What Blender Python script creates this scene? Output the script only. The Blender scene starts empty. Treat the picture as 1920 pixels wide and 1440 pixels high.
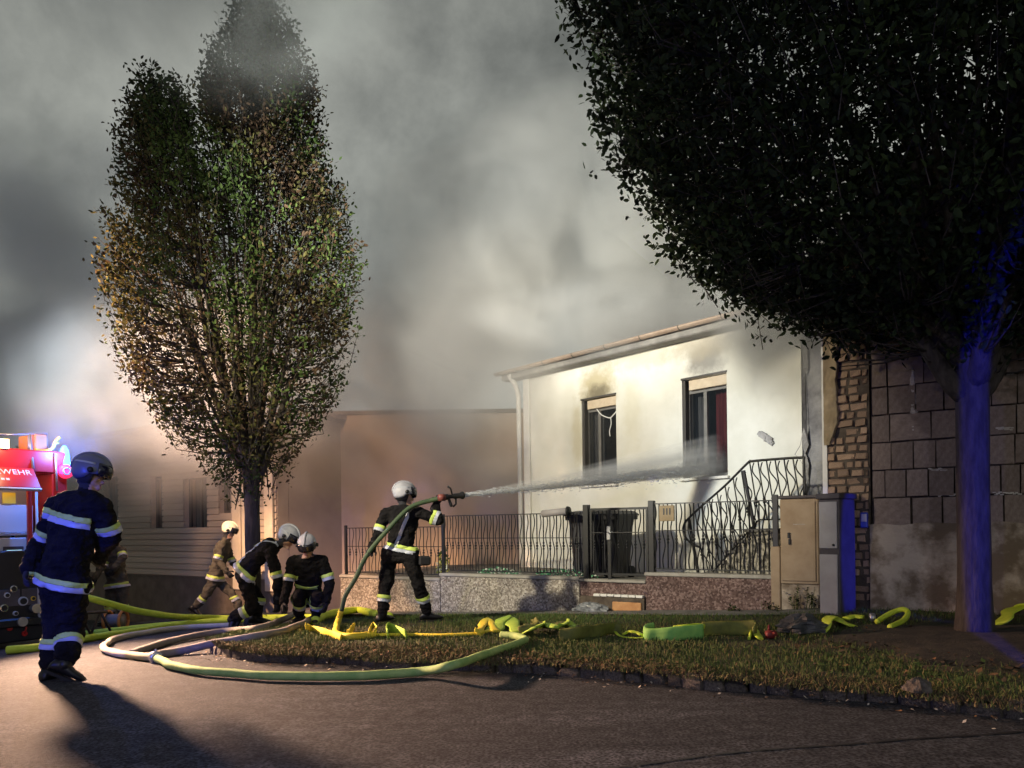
import bpy, bmesh, math, random
import numpy as np
from mathutils import Vector, Matrix, noise
from math import sin, cos, pi, radians

random.seed(7)
rng = np.random.default_rng(7)
SC = bpy.context.scene
COL = SC.collection

# ------------------------------------------------------------------ camera
CAM_H, FPX, HX, HY, ROLL = 1.22, 1400.0, 960.0, 989.0, radians(0.75)
cam_d = bpy.data.cameras.new("camera")
cam = bpy.data.objects.new("camera", cam_d)
COL.objects.link(cam)
cam_d.sensor_width = 36.0
cam_d.lens = FPX / 1920 * 36.0
cam_d.shift_y = (HY - 720) / 1920
cam_d.clip_start = 0.05
cam_d.clip_end = 500
cam.matrix_world = Matrix.Translation((0, 0, CAM_H)) @ Matrix.Rotation(radians(90), 4, 'X') @ Matrix.Rotation(-ROLL, 4, 'Z')
SC.camera = cam

# ------------------------------------------------------------------ render
SC.render.engine = 'CYCLES'
SC.cycles.use_denoising = True
try:
    SC.cycles.denoiser = 'OPENIMAGEDENOISE'
except Exception:
    pass
SC.cycles.max_bounces = 5
SC.cycles.diffuse_bounces = 2
SC.cycles.glossy_bounces = 2
SC.cycles.transmission_bounces = 3
SC.cycles.transparent_max_bounces = 8
SC.cycles.volume_bounces = 1
SC.cycles.volume_step_rate = 1.0
SC.cycles.volume_max_steps = 64
SC.cycles.sample_clamp_indirect = 4.0
SC.cycles.sample_clamp_direct = 20.0
vs = SC.view_settings
vs.view_transform = 'Standard'
vs.look = 'None'
vs.exposure = 0.0
vs.gamma = 1.0
vs.use_curve_mapping = False

# ------------------------------------------------------------------ world: night sky full of lamp-lit smoke
W = bpy.data.worlds.new("World")
SC.world = W
W.use_nodes = True
nt = W.node_tree
nt.nodes.clear()
def wn(t, **k):
    n = nt.nodes.new(t)
    for a, b in k.items():
        setattr(n, a, b)
    return n
w_out = wn('ShaderNodeOutputWorld')
w_add = wn('ShaderNodeAddShader')
w_bg1 = wn('ShaderNodeBackground')
w_bg2 = wn('ShaderNodeBackground')
w_sky = wn('ShaderNodeTexSky', sky_type='NISHITA')
w_sky.sun_disc = False
w_sky.sun_elevation = radians(-6)
w_sky.sun_rotation = radians(200)
w_bg1.inputs['Strength'].default_value = 0.05
nt.links.new(w_sky.outputs[0], w_bg1.inputs[0])
w_tc = wn('ShaderNodeTexCoord')
w_map = wn('ShaderNodeMapping')
w_map.inputs['Scale'].default_value = (1.0, 1.0, 1.1)
w_map.inputs['Location'].default_value = (3.1, 0.4, 1.7)
w_n1 = wn('ShaderNodeTexNoise')
w_n1.inputs['Scale'].default_value = 2.6
w_n1.inputs['Detail'].default_value = 10
w_n1.inputs['Roughness'].default_value = 0.60
w_n1.inputs['Distortion'].default_value = 0.2
w_rmp = wn('ShaderNodeValToRGB')
w_rmp.color_ramp.elements[0].position = 0.34
w_rmp.color_ramp.elements[0].color = (0.050, 0.055, 0.052, 1)
w_rmp.color_ramp.elements[1].position = 0.66
w_rmp.color_ramp.elements[1].color = (0.235, 0.243, 0.222, 1)
e = w_rmp.color_ramp.elements.new(0.5)
e.color = (0.135, 0.142, 0.132, 1)
nt.links.new(w_tc.outputs['Generated'], w_map.inputs[0])
nt.links.new(w_map.outputs[0], w_n1.inputs['Vector'])
nt.links.new(w_n1.outputs[0], w_rmp.inputs[0])
w_sep = wn('ShaderNodeSeparateXYZ')
nt.links.new(w_tc.outputs['Generated'], w_sep.inputs[0])
w_mr = wn('ShaderNodeMapRange')
w_mr.inputs['From Min'].default_value = 0.02; w_mr.inputs['From Max'].default_value = 0.62
w_mr.inputs['To Min'].default_value = 1.75; w_mr.inputs['To Max'].default_value = 0.92
nt.links.new(w_sep.outputs['Z'], w_mr.inputs[0])
w_hs = wn('ShaderNodeHueSaturation')
nt.links.new(w_rmp.outputs[0], w_hs.inputs['Color']); nt.links.new(w_mr.outputs[0], w_hs.inputs['Value'])
nt.links.new(w_hs.outputs[0], w_bg2.inputs[0])
w_bg2.inputs['Strength'].default_value = 1.45
nt.links.new(w_bg1.outputs[0], w_add.inputs[0])
nt.links.new(w_bg2.outputs[0], w_add.inputs[1])
nt.links.new(w_add.outputs[0], w_out.inputs[0])

# ------------------------------------------------------------------ lights
def spot(name, loc, target, watts, colr, angle, blend=0.5, radius=0.08, sx=1.0):
    d = bpy.data.lights.new(name, 'SPOT')
    d.energy = watts
    d.color = colr
    d.spot_size = radians(angle)
    d.spot_blend = blend
    d.shadow_soft_size = radius
    o = bpy.data.objects.new(name, d)
    COL.objects.link(o)
    q = (Vector(target) - Vector(loc)).to_track_quat('-Z', 'Y')
    o.matrix_world = Matrix.LocRotScale(Vector(loc), q, Vector((sx, 1, 1)))
    return o
def point(name, loc, watts, colr, radius=0.05):
    d = bpy.data.lights.new(name, 'POINT')
    d.energy = watts
    d.color = colr
    d.shadow_soft_size = radius
    o = bpy.data.objects.new(name, d)
    COL.objects.link(o)
    o.location = loc
    return o
# unseen floodlight mast assumed at left for the house front, with added fill lights
spot("mast_floodlight", (-5.6, 4.6, 4.6), (1.9, 12.8, 2.4), 3700, (1.0, 0.90, 0.66), 54, 0.6, 0.12)
spot("mast_floodlight_cool", (-5.2, 4.2, 4.7), (3.25, 11.5, 2.3), 2700, (0.66, 0.83, 1.0), 17, 1.0, 0.12)
spot("wide_fill_light", (-5.6, 4.8, 4.8), (0.5, 12.5, 3.6), 420, (1.0, 0.88, 0.62), 92, 0.9, 0.15)  # added wide fill for trees and walls, not a known lamp
spot("far_fill_light", (-2.7, 3.1, 4.8), (-0.5, 15.0, 4.9), 9000, (1.0, 0.93, 0.80), 25, 1.0, 0.15)  # added spot away from the mast, brightens unlit smoke over the outbuilding
spot("smoke_fill_light", (-5.6, 5.0, 5.0), (3.6, 14.0, 7.4), 9500, (0.98, 0.98, 0.92), 46, 1.0, 0.15)  # added fill aimed at the roof smoke to brighten it
# lamps of the fire engine in the smoke, and an added smoke fill
point("engine_floodlight", (-8.0, 14.6, 4.3), 7, (0.80, 0.92, 1.0), 0.4)
spot("engine_floodlight_up", (-12.2, 12.4, 2.2), (-8.0, 16.4, 5.6), 1300, (0.72, 0.88, 1.0), 60, 1.0, 0.2)
spot("side_fill_light", (-11.8, 11.6, 3.6), (-0.6, 15.0, 4.6), 3400, (0.84, 0.93, 1.0), 38, 1.0, 0.2)  # added out of frame to brighten the smoke in the middle
spot("rear_work_lamp", (-6.55, 9.62, 2.42), (-2.5, 6.8, 0.0), 8500, (1.0, 0.60, 0.38), 68, 1.0, 0.22)
# blue beacons of vehicles parked beside and behind the photographer
spot("blue_beacon_beam", (2.3, 0.9, 1.4), (4.455, 7.2, 1.9), 2700, (0.003, 0.006, 1.0), 46, 0.25, 0.03, 0.048)
spot("blue_beacon_beam_side", (8.75, 2.4, 1.2), (3.93, 8.68, 0.85), 2600, (0.003, 0.006, 1.0), 14, 0.5, 0.03, 0.22)
spot("blue_beacon_behind", (-4.6, 2.2, 1.6), (-3.9, 6.3, 1.05), 800, (0.02, 0.05, 1.0), 27, 0.7, 0.05)
point("blue_beacon_far", (-4.3, 0.6, 1.9), 260, (0.03, 0.05, 1.0))
# warm street lamp on the left, out of frame
spot("street_lamp", (-8.4, 7.4, 6.0), (-2.2, 16.4, 1.2), 11000, (1.0, 0.60, 0.34), 52, 0.9, 0.12)
# added faint fill light behind the camera, no lamp known there
point("fill_light_behind", (0.6, -3.6, 4.1), 380, (0.86, 0.86, 1.0), 0.15)

# ------------------------------------------------------------------ pixel measurements -> world
CR, SR = cos(ROLL), sin(ROLL)
def ray(px, py):
    dx, dy = px - HX, py - HY
    u = dx * CR - dy * SR
    v = dy * CR + dx * SR
    return Vector((u / FPX, 1.0, -v / FPX))
def P(px, py, D):
    r = ray(px, py)
    return Vector((r.x * D, D, CAM_H + r.z * D))
def on_plane(px, py, o, n):
    r = ray(px, py)
    c = Vector((0, 0, CAM_H))
    k = (Vector(o) - c).dot(Vector(n)) / r.dot(Vector(n))
    return c + r * k

# ------------------------------------------------------------------ terrain height
_ctl = np.array([
    (0, 3, 0), (-4, 3, 0), (4, 3, .0), (-3.8, 6.28, 0), (0, 5, 0), (3.2, 4.69, 0), (1.75, 5.56, 0), (.19, 6.53, 0), (-1.78, 6.94, -.0),
    (-3.1, 7.8, -.03), (-1.36, 9.46, -.06), (4.48, 7.2, .03), (3.36, 9.6, .02), (1.03, 11.14, -.13), (-3.19, 13.93, -.40), (4.25, 8.75, .12),
    (-5.8, 14.2, -.36), (-7.9, 17.0, -.82), (-7.0, 10.5, -.36), (-5.2, 9.6, -.15), (7, 7.2, .2), (-1, 12.2, -.26),
    (-40, 40, -1.6), (-30, 10, -1.0), (40, 40, .3), (30, -10, .3), (-30, -20, -.3), (0, -20, 0), (0, 40, -.5), (-12, 8, -.55), (0, 0, 0), (12, 2, .1), (-10, 20, -1.0)], dtype=float)
def _k(d): return np.sqrt(d * d + 0.25)
_A = _k(np.linalg.norm(_ctl[:, None, :2] - _ctl[None, :, :2], axis=2))
_n = len(_ctl)
_M = np.zeros((_n + 1, _n + 1)); _M[:_n, :_n] = _A; _M[_n, :_n] = 1; _M[:_n, _n] = 1
_w = np.linalg.solve(_M, np.append(_ctl[:, 2], 0))
def zg(x, y):
    x = np.asarray(x, float); y = np.asarray(y, float)
    d = np.sqrt((x[..., None] - _ctl[:, 0]) ** 2 + (y[..., None] - _ctl[:, 1]) ** 2)
    return _k(d) @ _w[:_n] + _w[_n]
def zf(x, y): return float(zg(x, y))
def G(px, py, off=0.0):
    """point of the ground (raised by off) under a measured pixel"""
    r = ray(px, py)
    D = 6.0
    lo, hi = 2.0, 40.0
    for _ in range(40):
        m = (lo + hi) / 2
        z = CAM_H + r.z * m
        if z > zf(r.x * m, m) + off: lo = m
        else: hi = m
    D = (lo + hi) / 2
    return Vector((r.x * D, D, zf(r.x * D, D) + off))

# ------------------------------------------------------------------ object helpers
def put(o, parent=None):
    COL.objects.link(o)
    if parent is not None:
        o.parent = parent
        o.matrix_parent_inverse = Matrix.LocRotScale(parent.location, parent.rotation_euler, parent.scale).inverted()
    return o
def tag(o, label=None, cat=None, group=None, kind=None):
    if label: o["label"] = label
    if cat: o["category"] = cat
    if group: o["group"] = group
    if kind: o["kind"] = kind
    return o
def thing(name, loc, label, cat, group=None, kind=None):
    o = bpy.data.objects.new(name, None)
    o.empty_display_size = 0.1
    o.location = loc
    COL.objects.link(o)
    return tag(o, label, cat, group, kind)
def mesh_np(name, V, F, mats=(), mi=None, smooth=False):
    V = np.asarray(V, np.float32)
    F = np.asarray(F, np.int32)
    me = bpy.data.meshes.new(name)
    me.vertices.add(len(V)); me.vertices.foreach_set("co", V.ravel())
    k = F.shape[1]
    me.loops.add(F.size); me.loops.foreach_set("vertex_index", F.ravel())
    me.polygons.add(len(F))
    me.polygons.foreach_set("loop_start", np.arange(0, F.size, k, dtype=np.int32))
    for m in mats: me.materials.append(m)
    if mi is not None: me.polygons.foreach_set("material_index", np.asarray(mi, np.int32))
    me.update(calc_edges=True)
    me.polygons.foreach_set("use_smooth", np.full(len(F), smooth))
    return me
class MB:
    def __init__(s): s.v = []; s.f = []; s.m = []; s.sm = []
    def add(s, V, F, mi=0, smooth=False):
        b = len(s.v)
        s.v += [tuple(p) for p in V]
        for f in F:
            s.f.append(tuple(i + b for i in f)); s.m.append(mi); s.sm.append(smooth)
    def box(s, fr, x0, x1, y0, y1, z0, z1, mi=0, bev=0.0):
        o, ax, ay, az = fr
        xs = [x0, x1]; ys = [y0, y1]; zs = [z0, z1]
        if bev <= 0:
            V = [o + ax * xs[i & 1] + ay * ys[(i >> 1) & 1] + az * zs[(i >> 2) & 1] for i in range(8)]
            s.add(V, [(0, 2, 3, 1), (4, 5, 7, 6), (0, 1, 5, 4), (2, 6, 7, 3), (0, 4, 6, 2), (1, 3, 7, 5)], mi)
        else:
            b = bev
            V = []; idx = {}
            for i in range(8):
                sx = i & 1; sy = (i >> 1) & 1; sz = (i >> 2) & 1
                ix = x1 - b if sx else x0 + b; iy = y1 - b if sy else y0 + b; iz = z1 - b if sz else z0 + b
                for a, (px, py, pz) in enumerate(((xs[sx], iy, iz), (ix, ys[sy], iz), (ix, iy, zs[sz]))):
                    idx[(i, a)] = len(V); V.append(o + ax * px + ay * py + az * pz)
            F = []
            quads = {0: [((0, 2, 6, 4)), ((1, 5, 7, 3))], 1: [(0, 4, 5, 1), (2, 3, 7, 6)], 2: [(0, 1, 3, 2), (4, 6, 7, 5)]}
            for a in range(3):
                for q in quads[a]:
                    F.append(tuple(idx[(c, a)] for c in q))
            for a, bit in ((0, 1), (1, 2), (2, 4)):
                o1, o2 = [x for x in range(3) if x != a]
                for c in range(8):
                    if not c & bit:
                        d = c | bit
                        F.append((idx[(c, o1)], idx[(d, o1)], idx[(d, o2)], idx[(c, o2)]))
            for c in range(8):
                F.append((idx[(c, 0)], idx[(c, 1)], idx[(c, 2)]))
            s.add(V, F, mi)
    def tube(s, pts, rad, sides=8, mi=0, caps=True, smooth=True, flat=None):
        pts = [Vector(p) for p in pts]
        n = len(pts)
        if not hasattr(rad, '__len__'): rad = [rad] * n
        up = None; rings = []
        for i, p in enumerate(pts):
            t = (pts[min(i + 1, n - 1)] - pts[max(i - 1, 0)])
            t = t.normalized() if t.length > 1e-9 else Vector((0, 0, 1))
            if up is None:
                up = Vector((0, 0, 1)) if abs(t.z) < 0.9 else Vector((1, 0, 0))
            a = t.cross(up)
            if a.length < 1e-6: a = t.cross(Vector((0.3, 0.8, 0.1)))
            a.normalize(); b = a.cross(t).normalized(); up = b
            r = rad[i]
            rings.append([p + a * (cos(2 * pi * k / sides) * r) + b * (sin(2 * pi * k / sides) * r * (flat if flat else 1)) for k in range(sides)])
        V = [q for R in rings for q in R]
        F = []
        for i in range(n - 1):
            for k in range(sides):
                F.append((i * sides + k, i * sides + (k + 1) % sides, (i + 1) * sides + (k + 1) % sides, (i + 1) * sides + k))
        if caps:
            F.append(tuple(range(sides))[::-1]); F.append(tuple((n - 1) * sides + k for k in range(sides)))
        s.add(V, F, mi, smooth)
    def capsule(s, p, q, r0, r1, sides=14, mi=0):
        p = Vector(p); q = Vector(q); d = (q - p)
        d = d.normalized() if d.length > 1e-6 else Vector((0, 0, 1))
        pts = []; rs = []
        for a in (80, 55, 28): pts.append(p - d * r0 * sin(radians(a))); rs.append(r0 * cos(radians(a)))
        for k in range(5):
            t = k / 4; pts.append(p.lerp(q, t)); rs.append(r0 + (r1 - r0) * t)
        for a in (28, 55, 80): pts.append(q + d * r1 * sin(radians(a))); rs.append(r1 * cos(radians(a)))
        s.tube(pts, rs, sides, mi)
    def loft(s, rings, mi=0, smooth=True, caps=True):
        n = len(rings[0]); V = [q for R in rings for q in R]; F = []
        for i in range(len(rings) - 1):
            for k in range(n):
                F.append((i * n + k, i * n + (k + 1) % n, (i + 1) * n + (k + 1) % n, (i + 1) * n + k))
        if caps:
            F.append(tuple(range(n))[::-1]); F.append(tuple((len(rings) - 1) * n + k for k in range(n)))
        s.add(V, F, mi, smooth)
    def mesh(s, name, mats, origin=None):
        me = bpy.data.meshes.new(name)
        v = s.v if origin is None else [(a - origin[0], b - origin[1], c - origin[2]) for a, b, c in s.v]
        me.from_pydata(v, [], s.f)
        for m in (mats if isinstance(mats, (list, tuple)) else [mats]): me.materials.append(m)
        me.polygons.foreach_set("material_index", s.m)
        me.polygons.foreach_set("use_smooth", s.sm)
        me.update()
        bm = bmesh.new(); bm.from_mesh(me)
        bmesh.ops.recalc_face_normals(bm, faces=bm.faces)
        bm.to_mesh(me); bm.free()
        return me
    def obj(s, name, mats, parent=None, label=None, cat=None, group=None, kind=None):
        if parent is None:
            vs_ = np.array(s.v); o3 = Vector(((vs_[:, 0].min() + vs_[:, 0].max()) / 2, (vs_[:, 1].min() + vs_[:, 1].max()) / 2, vs_[:, 2].min()))
            o = bpy.data.objects.new(name, s.mesh(name, mats, o3)); o.location = o3
        else:
            o = bpy.data.objects.new(name, s.mesh(name, mats))
        put(o, parent)
        return tag(o, label, cat, group, kind)
def piece(name, me, parent, M):
    """a child that shares mesh data, placed by a world matrix"""
    o = bpy.data.objects.new(name, me)
    COL.objects.link(o)
    o.parent = parent
    o.matrix_parent_inverse = Matrix.LocRotScale(parent.location, parent.rotation_euler, parent.scale).inverted()
    o.matrix_basis = M
    return o
WORLD = (Vector((0, 0, 0)), Vector((1, 0, 0)), Vector((0, 1, 0)), Vector((0, 0, 1)))
def frame(o, ang):
    c, s_ = cos(ang), sin(ang)
    return (Vector(o), Vector((c, s_, 0)), Vector((-s_, c, 0)), Vector((0, 0, 1)))
def fmat(fr):
    o, a, b, c = fr
    return Matrix(((a.x, b.x, c.x, o.x), (a.y, b.y, c.y, o.y), (a.z, b.z, c.z, o.z), (0, 0, 0, 1)))
def fp(fr, x, y, z): return fr[0] + fr[1] * x + fr[2] * y + fr[3] * z
def spline(pts, n=8):
    pts = [Vector(p) for p in pts]
    out = []
    for i in range(len(pts) - 1):
        p0 = pts[max(i - 1, 0)]; p1 = pts[i]; p2 = pts[i + 1]; p3 = pts[min(i + 2, len(pts) - 1)]
        for k in range(n):
            t = k / n
            out.append(0.5 * ((2 * p1) + (p2 - p0) * t + (2 * p0 - 5 * p1 + 4 * p2 - p3) * t * t + (3 * p1 - p0 - 3 * p2 + p3) * t ** 3))
    out.append(pts[-1])
    return out

# ------------------------------------------------------------------ materials
def pbr(name, c1, c2=None, rough=0.8, scale=6.0, detail=6, bump=0.0, bscale=60.0, metal=0.0, spec=0.4, lo=0.35, hi=0.65, coords='Object', stretch=None, bdist=0.02):
    m = bpy.data.materials.new(name); m.use_nodes = True
    t = m.node_tree; b = t.nodes['Principled BSDF']
    b.inputs['Roughness'].default_value = rough
    b.inputs['Metallic'].default_value = metal
    b.inputs['Specular IOR Level'].default_value = spec
    b.inputs['Base Color'].default_value = (*c1, 1)
    tc = t.nodes.new('ShaderNodeTexCoord')
    src = tc.outputs[coords]
    if coords == 'World':
        pass
    if stretch:
        mp = t.nodes.new('ShaderNodeMapping'); mp.inputs['Scale'].default_value = stretch
        t.links.new(src, mp.inputs[0]); src = mp.outputs[0]
    if c2 is not None:
        n = t.nodes.new('ShaderNodeTexNoise'); n.inputs['Scale'].default_value = scale; n.inputs['Detail'].default_value = detail
        n.inputs['Roughness'].default_value = 0.6
        r = t.nodes.new('ShaderNodeValToRGB')
        r.color_ramp.elements[0].position = lo; r.color_ramp.elements[0].color = (*c1, 1)
        r.color_ramp.elements[1].position = hi; r.color_ramp.elements[1].color = (*c2, 1)
        t.links.new(src, n.inputs['Vector']); t.links.new(n.outputs[0], r.inputs[0]); t.links.new(r.outputs[0], b.inputs['Base Color'])
    if bump > 0:
        n2 = t.nodes.new('ShaderNodeTexNoise'); n2.inputs['Scale'].default_value = bscale; n2.inputs['Detail'].default_value = 5
        bp = t.nodes.new('ShaderNodeBump'); bp.inputs['Strength'].default_value = bump; bp.inputs['Distance'].default_value = bdist
        t.links.new(src, n2.inputs['Vector']); t.links.new(n2.outputs[0], bp.inputs['Height']); t.links.new(bp.outputs[0], b.inputs['Normal'])
    return m
def per_object_tint(m, amount=0.35):
    """vary brightness piece by piece"""
    t = m.node_tree; b = t.nodes['Principled BSDF']
    oi = t.nodes.new('ShaderNodeObjectInfo'); mx = t.nodes.new('ShaderNodeHueSaturation')
    mr = t.nodes.new('ShaderNodeMapRange'); mr.inputs['To Min'].default_value = 1 - amount; mr.inputs['To Max'].default_value = 1 + amount
    t.links.new(oi.outputs['Random'], mr.inputs[0]); t.links.new(mr.outputs[0], mx.inputs['Value'])
    l = b.inputs['Base Color'].links
    if l: t.links.new(l[0].from_socket, mx.inputs['Color'])
    else: mx.inputs['Color'].default_value = b.inputs['Base Color'].default_value
    t.links.new(mx.outputs[0], b.inputs['Base Color'])
    return m
def emit(name, c, s):
    m = bpy.data.materials.new(name); m.use_nodes = True
    b = m.node_tree.nodes['Principled BSDF']
    b.inputs['Base Color'].default_value = (*c, 1)
    b.inputs['Emission Color'].default_value = (*c, 1); b.inputs['Emission Strength'].default_value = s
    return m
def glass(name, tint=(0.9, 0.95, 0.95), alpha=0.25):
    m = bpy.data.materials.new(name); m.use_nodes = True
    t = m.node_tree; b = t.nodes['Principled BSDF']
    b.inputs['Base Color'].default_value = (0.02, 0.025, 0.03, 1); b.inputs['Roughness'].default_value = 0.06
    b.inputs['Alpha'].default_value = alpha
    return m

M_road = pbr('asphalt', (.017, .018, .021), (.044, .045, .049), .85, 9, 8, .55, 160, bdist=.012)
def speckle(m, scale, amt, patch=None):
    t = m.node_tree; b = t.nodes['Principled BSDF']; src = b.inputs['Base Color'].links[0].from_socket
    tc = t.nodes.new('ShaderNodeTexCoord'); n = t.nodes.new('ShaderNodeTexNoise'); n.inputs['Scale'].default_value = scale; n.inputs['Detail'].default_value = 2
    t.links.new(tc.outputs['Object'], n.inputs['Vector'])
    mr = t.nodes.new('ShaderNodeMapRange'); mr.inputs['From Min'].default_value = .36; mr.inputs['From Max'].default_value = .66; mr.inputs['To Min'].default_value = 1 - amt; mr.inputs['To Max'].default_value = 1 + amt * 1.5
    t.links.new(n.outputs[0], mr.inputs[0]); val = mr.outputs[0]
    if patch:
        mp = t.nodes.new('ShaderNodeMapping'); mp.inputs['Rotation'].default_value = (0, 0, radians(28)); mp.inputs['Scale'].default_value = (.35, 2.2, 1)
        n2 = t.nodes.new('ShaderNodeTexNoise'); n2.inputs['Scale'].default_value = patch; n2.inputs['Detail'].default_value = 6; n2.inputs['Roughness'].default_value = .7
        t.links.new(tc.outputs['Object'], mp.inputs[0]); t.links.new(mp.outputs[0], n2.inputs['Vector'])
        m2 = t.nodes.new('ShaderNodeMapRange'); m2.inputs['From Min'].default_value = .52; m2.inputs['From Max'].default_value = .70; m2.inputs['To Min'].default_value = .92; m2.inputs['To Max'].default_value = 1.75
        t.links.new(n2.outputs[0], m2.inputs[0]); mu = t.nodes.new('ShaderNodeMath'); mu.operation = 'MULTIPLY'; t.links.new(val, mu.inputs[0]); t.links.new(m2.outputs[0], mu.inputs[1]); val = mu.outputs[0]
    hs = t.nodes.new('ShaderNodeHueSaturation'); t.links.new(src, hs.inputs['Color']); t.links.new(val, hs.inputs['Value']); t.links.new(hs.outputs[0], b.inputs['Base Color'])
speckle(M_road, 55, .8, 1.1)
M_earth = pbr('earth', (.018, .015, .010), (.05, .04, .026), .95, 7, 8, .8, 40)
M_road.node_tree.nodes['Principled BSDF'].inputs['Specular IOR Level'].default_value = .25
M_path = pbr('concrete_path', (.10, .095, .085), (.19, .18, .165), .9, 5, 8, .4, 120)
M_turf = pbr('turf', (.022, .024, .010), (.060, .058, .024), .95, 5, 8, .8, 50)
M_kerb = per_object_tint(pbr('kerb_stone', (.055, .045, .035), (.17, .145, .115), .92, 13, 7, .9, 35), .22)
M_facade = pbr('white_render', (.63, .62, .55), (.76, .75, .69), .9, 1.3, 10, .35, 110)
M_side = pbr('old_plaster', (.26, .26, .28), (.52, .52, .54), .9, 2.2, 8, .5, 40)
M_trim_white = pbr('white_trim', (.68, .66, .60), (.74, .72, .68), .7, 8)
M_roof = pbr('roof_tile', (.11, .06, .045), (.19, .10, .07), .85, 9, 5)
M_gutter = pbr('copper_gutter', (.33, .24, .18), (.42, .32, .25), .5, 6, metal=.3)
M_soffit = pbr('soffit', (.17, .16, .15), (.25, .24, .22), .8, 5)
M_winframe = pbr('window_frame', (.15, .145, .135), (.20, .19, .18), .5, 6)
M_dark_frame = pbr('dark_frame', (.06, .055, .05), None, .5)
M_shutter = pbr('shutter_box', (.52, .42, .30), (.60, .50, .37), .6, 9)
M_glass = glass('window_glass', alpha=.32)
M_room = pbr('dark_room', (.14, .14, .145), (.22, .22, .22), .95, 2)
M_curtain_red = pbr('red_curtain', (.22, .035, .045), (.34, .07, .08), .95, 4, stretch=(6, 6, .4))
M_curtain = pbr('grey_curtain', (.17, .17, .18), (.30, .30, .31), .95, 4, stretch=(6, 6, .4))
M_cord = pbr('white_cord', (.75, .75, .72), None, .7)
M_tan = pbr('tan_render', (.44, .34, .26), (.52, .41, .31), .92, 1.5, 6, .2, 90)
M_plank = per_object_tint(pbr('cladding_plank', (.42, .34, .26), (.52, .43, .33), .8, 7, 6, .2, 30, stretch=(.4, .4, 5)), .13)
M_plinth = pbr('brown_plinth', (.13, .10, .075), (.20, .155, .12), .9, 4, 6, .4, 60)
M_column = pbr('pale_column', (.62, .52, .38), (.70, .60, .46), .8, 5)
M_iron = pbr('wrought_iron', (.010, .010, .011), None, .45, spec=.5)
M_iron_tan = pbr('brown_iron', (.05, .035, .025), None, .55)
M_bin = pbr('black_plastic', (.012, .012, .014), (.02, .02, .022), .45, 9)
M_bin_grey = pbr('grey_plastic', (.035, .035, .042), None, .45)
M_cab = pbr('beige_cabinet', (.27, .19, .12), (.35, .26, .175), .75, 4, 6, .15, 60)
M_cab_front = pbr('grey_cabinet', (.30, .28, .28), (.37, .35, .35), .6, 4)
M_cab_dark = pbr('cabinet_frame', (.06, .05, .055), (.09, .08, .085), .7, 6)
M_mortar = pbr('mortar', (.06, .045, .035), (.12, .095, .07), .95, 9, 6, .6, 40)
M_brick = per_object_tint(pbr('red_brick', (.34, .215, .14), (.50, .35, .24), .92, 11, 7, .6, 45), .32)
M_patch = pbr('brown_plaster', (.27, .205, .12), (.36, .28, .18), .95, 5, 7, .5, 30)
M_block = per_object_tint(pbr('concrete_block', (.20, .148, .122), (.29, .225, .19), .95, 7, 8, .55, 70), .16)
M_lime = pbr('lime_mortar', (.40, .36, .32), (.55, .50, .46), .95, 14, 5, .8, 40)
M_oldplinth = pbr('peeling_plaster', (.17, .125, .085), (.46, .38, .30), .95, 3.2, 9, .8, 22, lo=.42, hi=.60)
M_bark_slim = pbr('slim_bark', (.028, .022, .017), (.06, .048, .036), .92, 16, 7, .8, 40, stretch=(1, 1, .25))
M_bark = pbr('bark', (.028, .022, .017), (.068, .055, .042), .92, 16, 7, .8, 40, stretch=(1, 1, .25))
M_suit = pbr('navy_suit', (.0055, .005, .0055), (.013, .012, .013), .95, 8, 6, .9, 18, spec=.12, bdist=.05)
M_suit_tan = pbr('sand_suit', (.050, .044, .033), (.085, .075, .055), .9, 8, 6, .4, 28)
M_lime_band = pbr('fluorescent_band', (.48, .60, .12), None, .6)
M_silver_band = pbr('silver_band', (.40, .42, .48), None, .35)
M_boot = pbr('black_leather', (.009, .009, .010), None, .4)
M_glove = pbr('dark_glove', (.013, .012, .014), None, .75)
M_skin = pbr('skin', (.42, .25, .18), None, .6)
M_hair = pbr('dark_hood', (.02, .02, .025), None, .9)
M_helm_white = pbr('pale_helmet', (.27, .27, .31), (.37, .37, .41), .5, 12, spec=.3)
M_helm_cream = pbr('luminous_helmet', (.70, .68, .50), None, .35)
M_helm_dark = pbr('dark_helmet', (.12, .13, .19), None, .35)
M_visor = pbr('visor', (.012, .012, .02), None, .12, spec=.6)
M_eye = pbr('eye', (.05, .04, .035), None, .3)
M_hose_lime = pbr('lime_hose', (.46, .60, .03), (.58, .70, .06), .65, 12, 5, .2, 200)
M_hose_pale = pbr('pale_hose', (.42, .37, .28), (.52, .46, .36), .75, 8)
M_hose_grey = pbr('grey_hose', (.16, .145, .13), (.22, .20, .18), .75, 8)
M_hose_green = pbr('green_hose', (.17, .42, .09), (.28, .54, .12), .7, 9)
M_hose_lime2 = pbr('lime_green_hose', (.30, .50, .05), (.44, .62, .08), .7, 12)
M_hose_road = pbr('road_hose', (.22, .36, .10), (.38, .50, .17), .75, 9)
M_hose_olive = pbr('olive_hose', (.10, .11, .02), (.17, .18, .035), .7, 9)
M_hose_dark = pbr('dark_hose', (.03, .055, .025), (.05, .08, .035), .7, 9)
M_hose_yellow = pbr('yellow_hose', (.66, .52, .03), (.74, .62, .05), .65, 9)
M_alu = pbr('aluminium', (.45, .45, .46), None, .35, metal=.8)
M_red = pbr('engine_red', (.40, .012, .010), None, .35, spec=.5)
M_white_paint = pbr('white_paint', (.52, .52, .51), None, .4)
M_black = pbr('black_panel', (.012, .012, .013), None, .5)
M_yellow = pbr('yellow_paint', (.75, .50, .03), None, .5)
M_rubber = pbr('tyre_rubber', (.014, .014, .014), None, .85, bump=.3, bscale=30)
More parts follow.
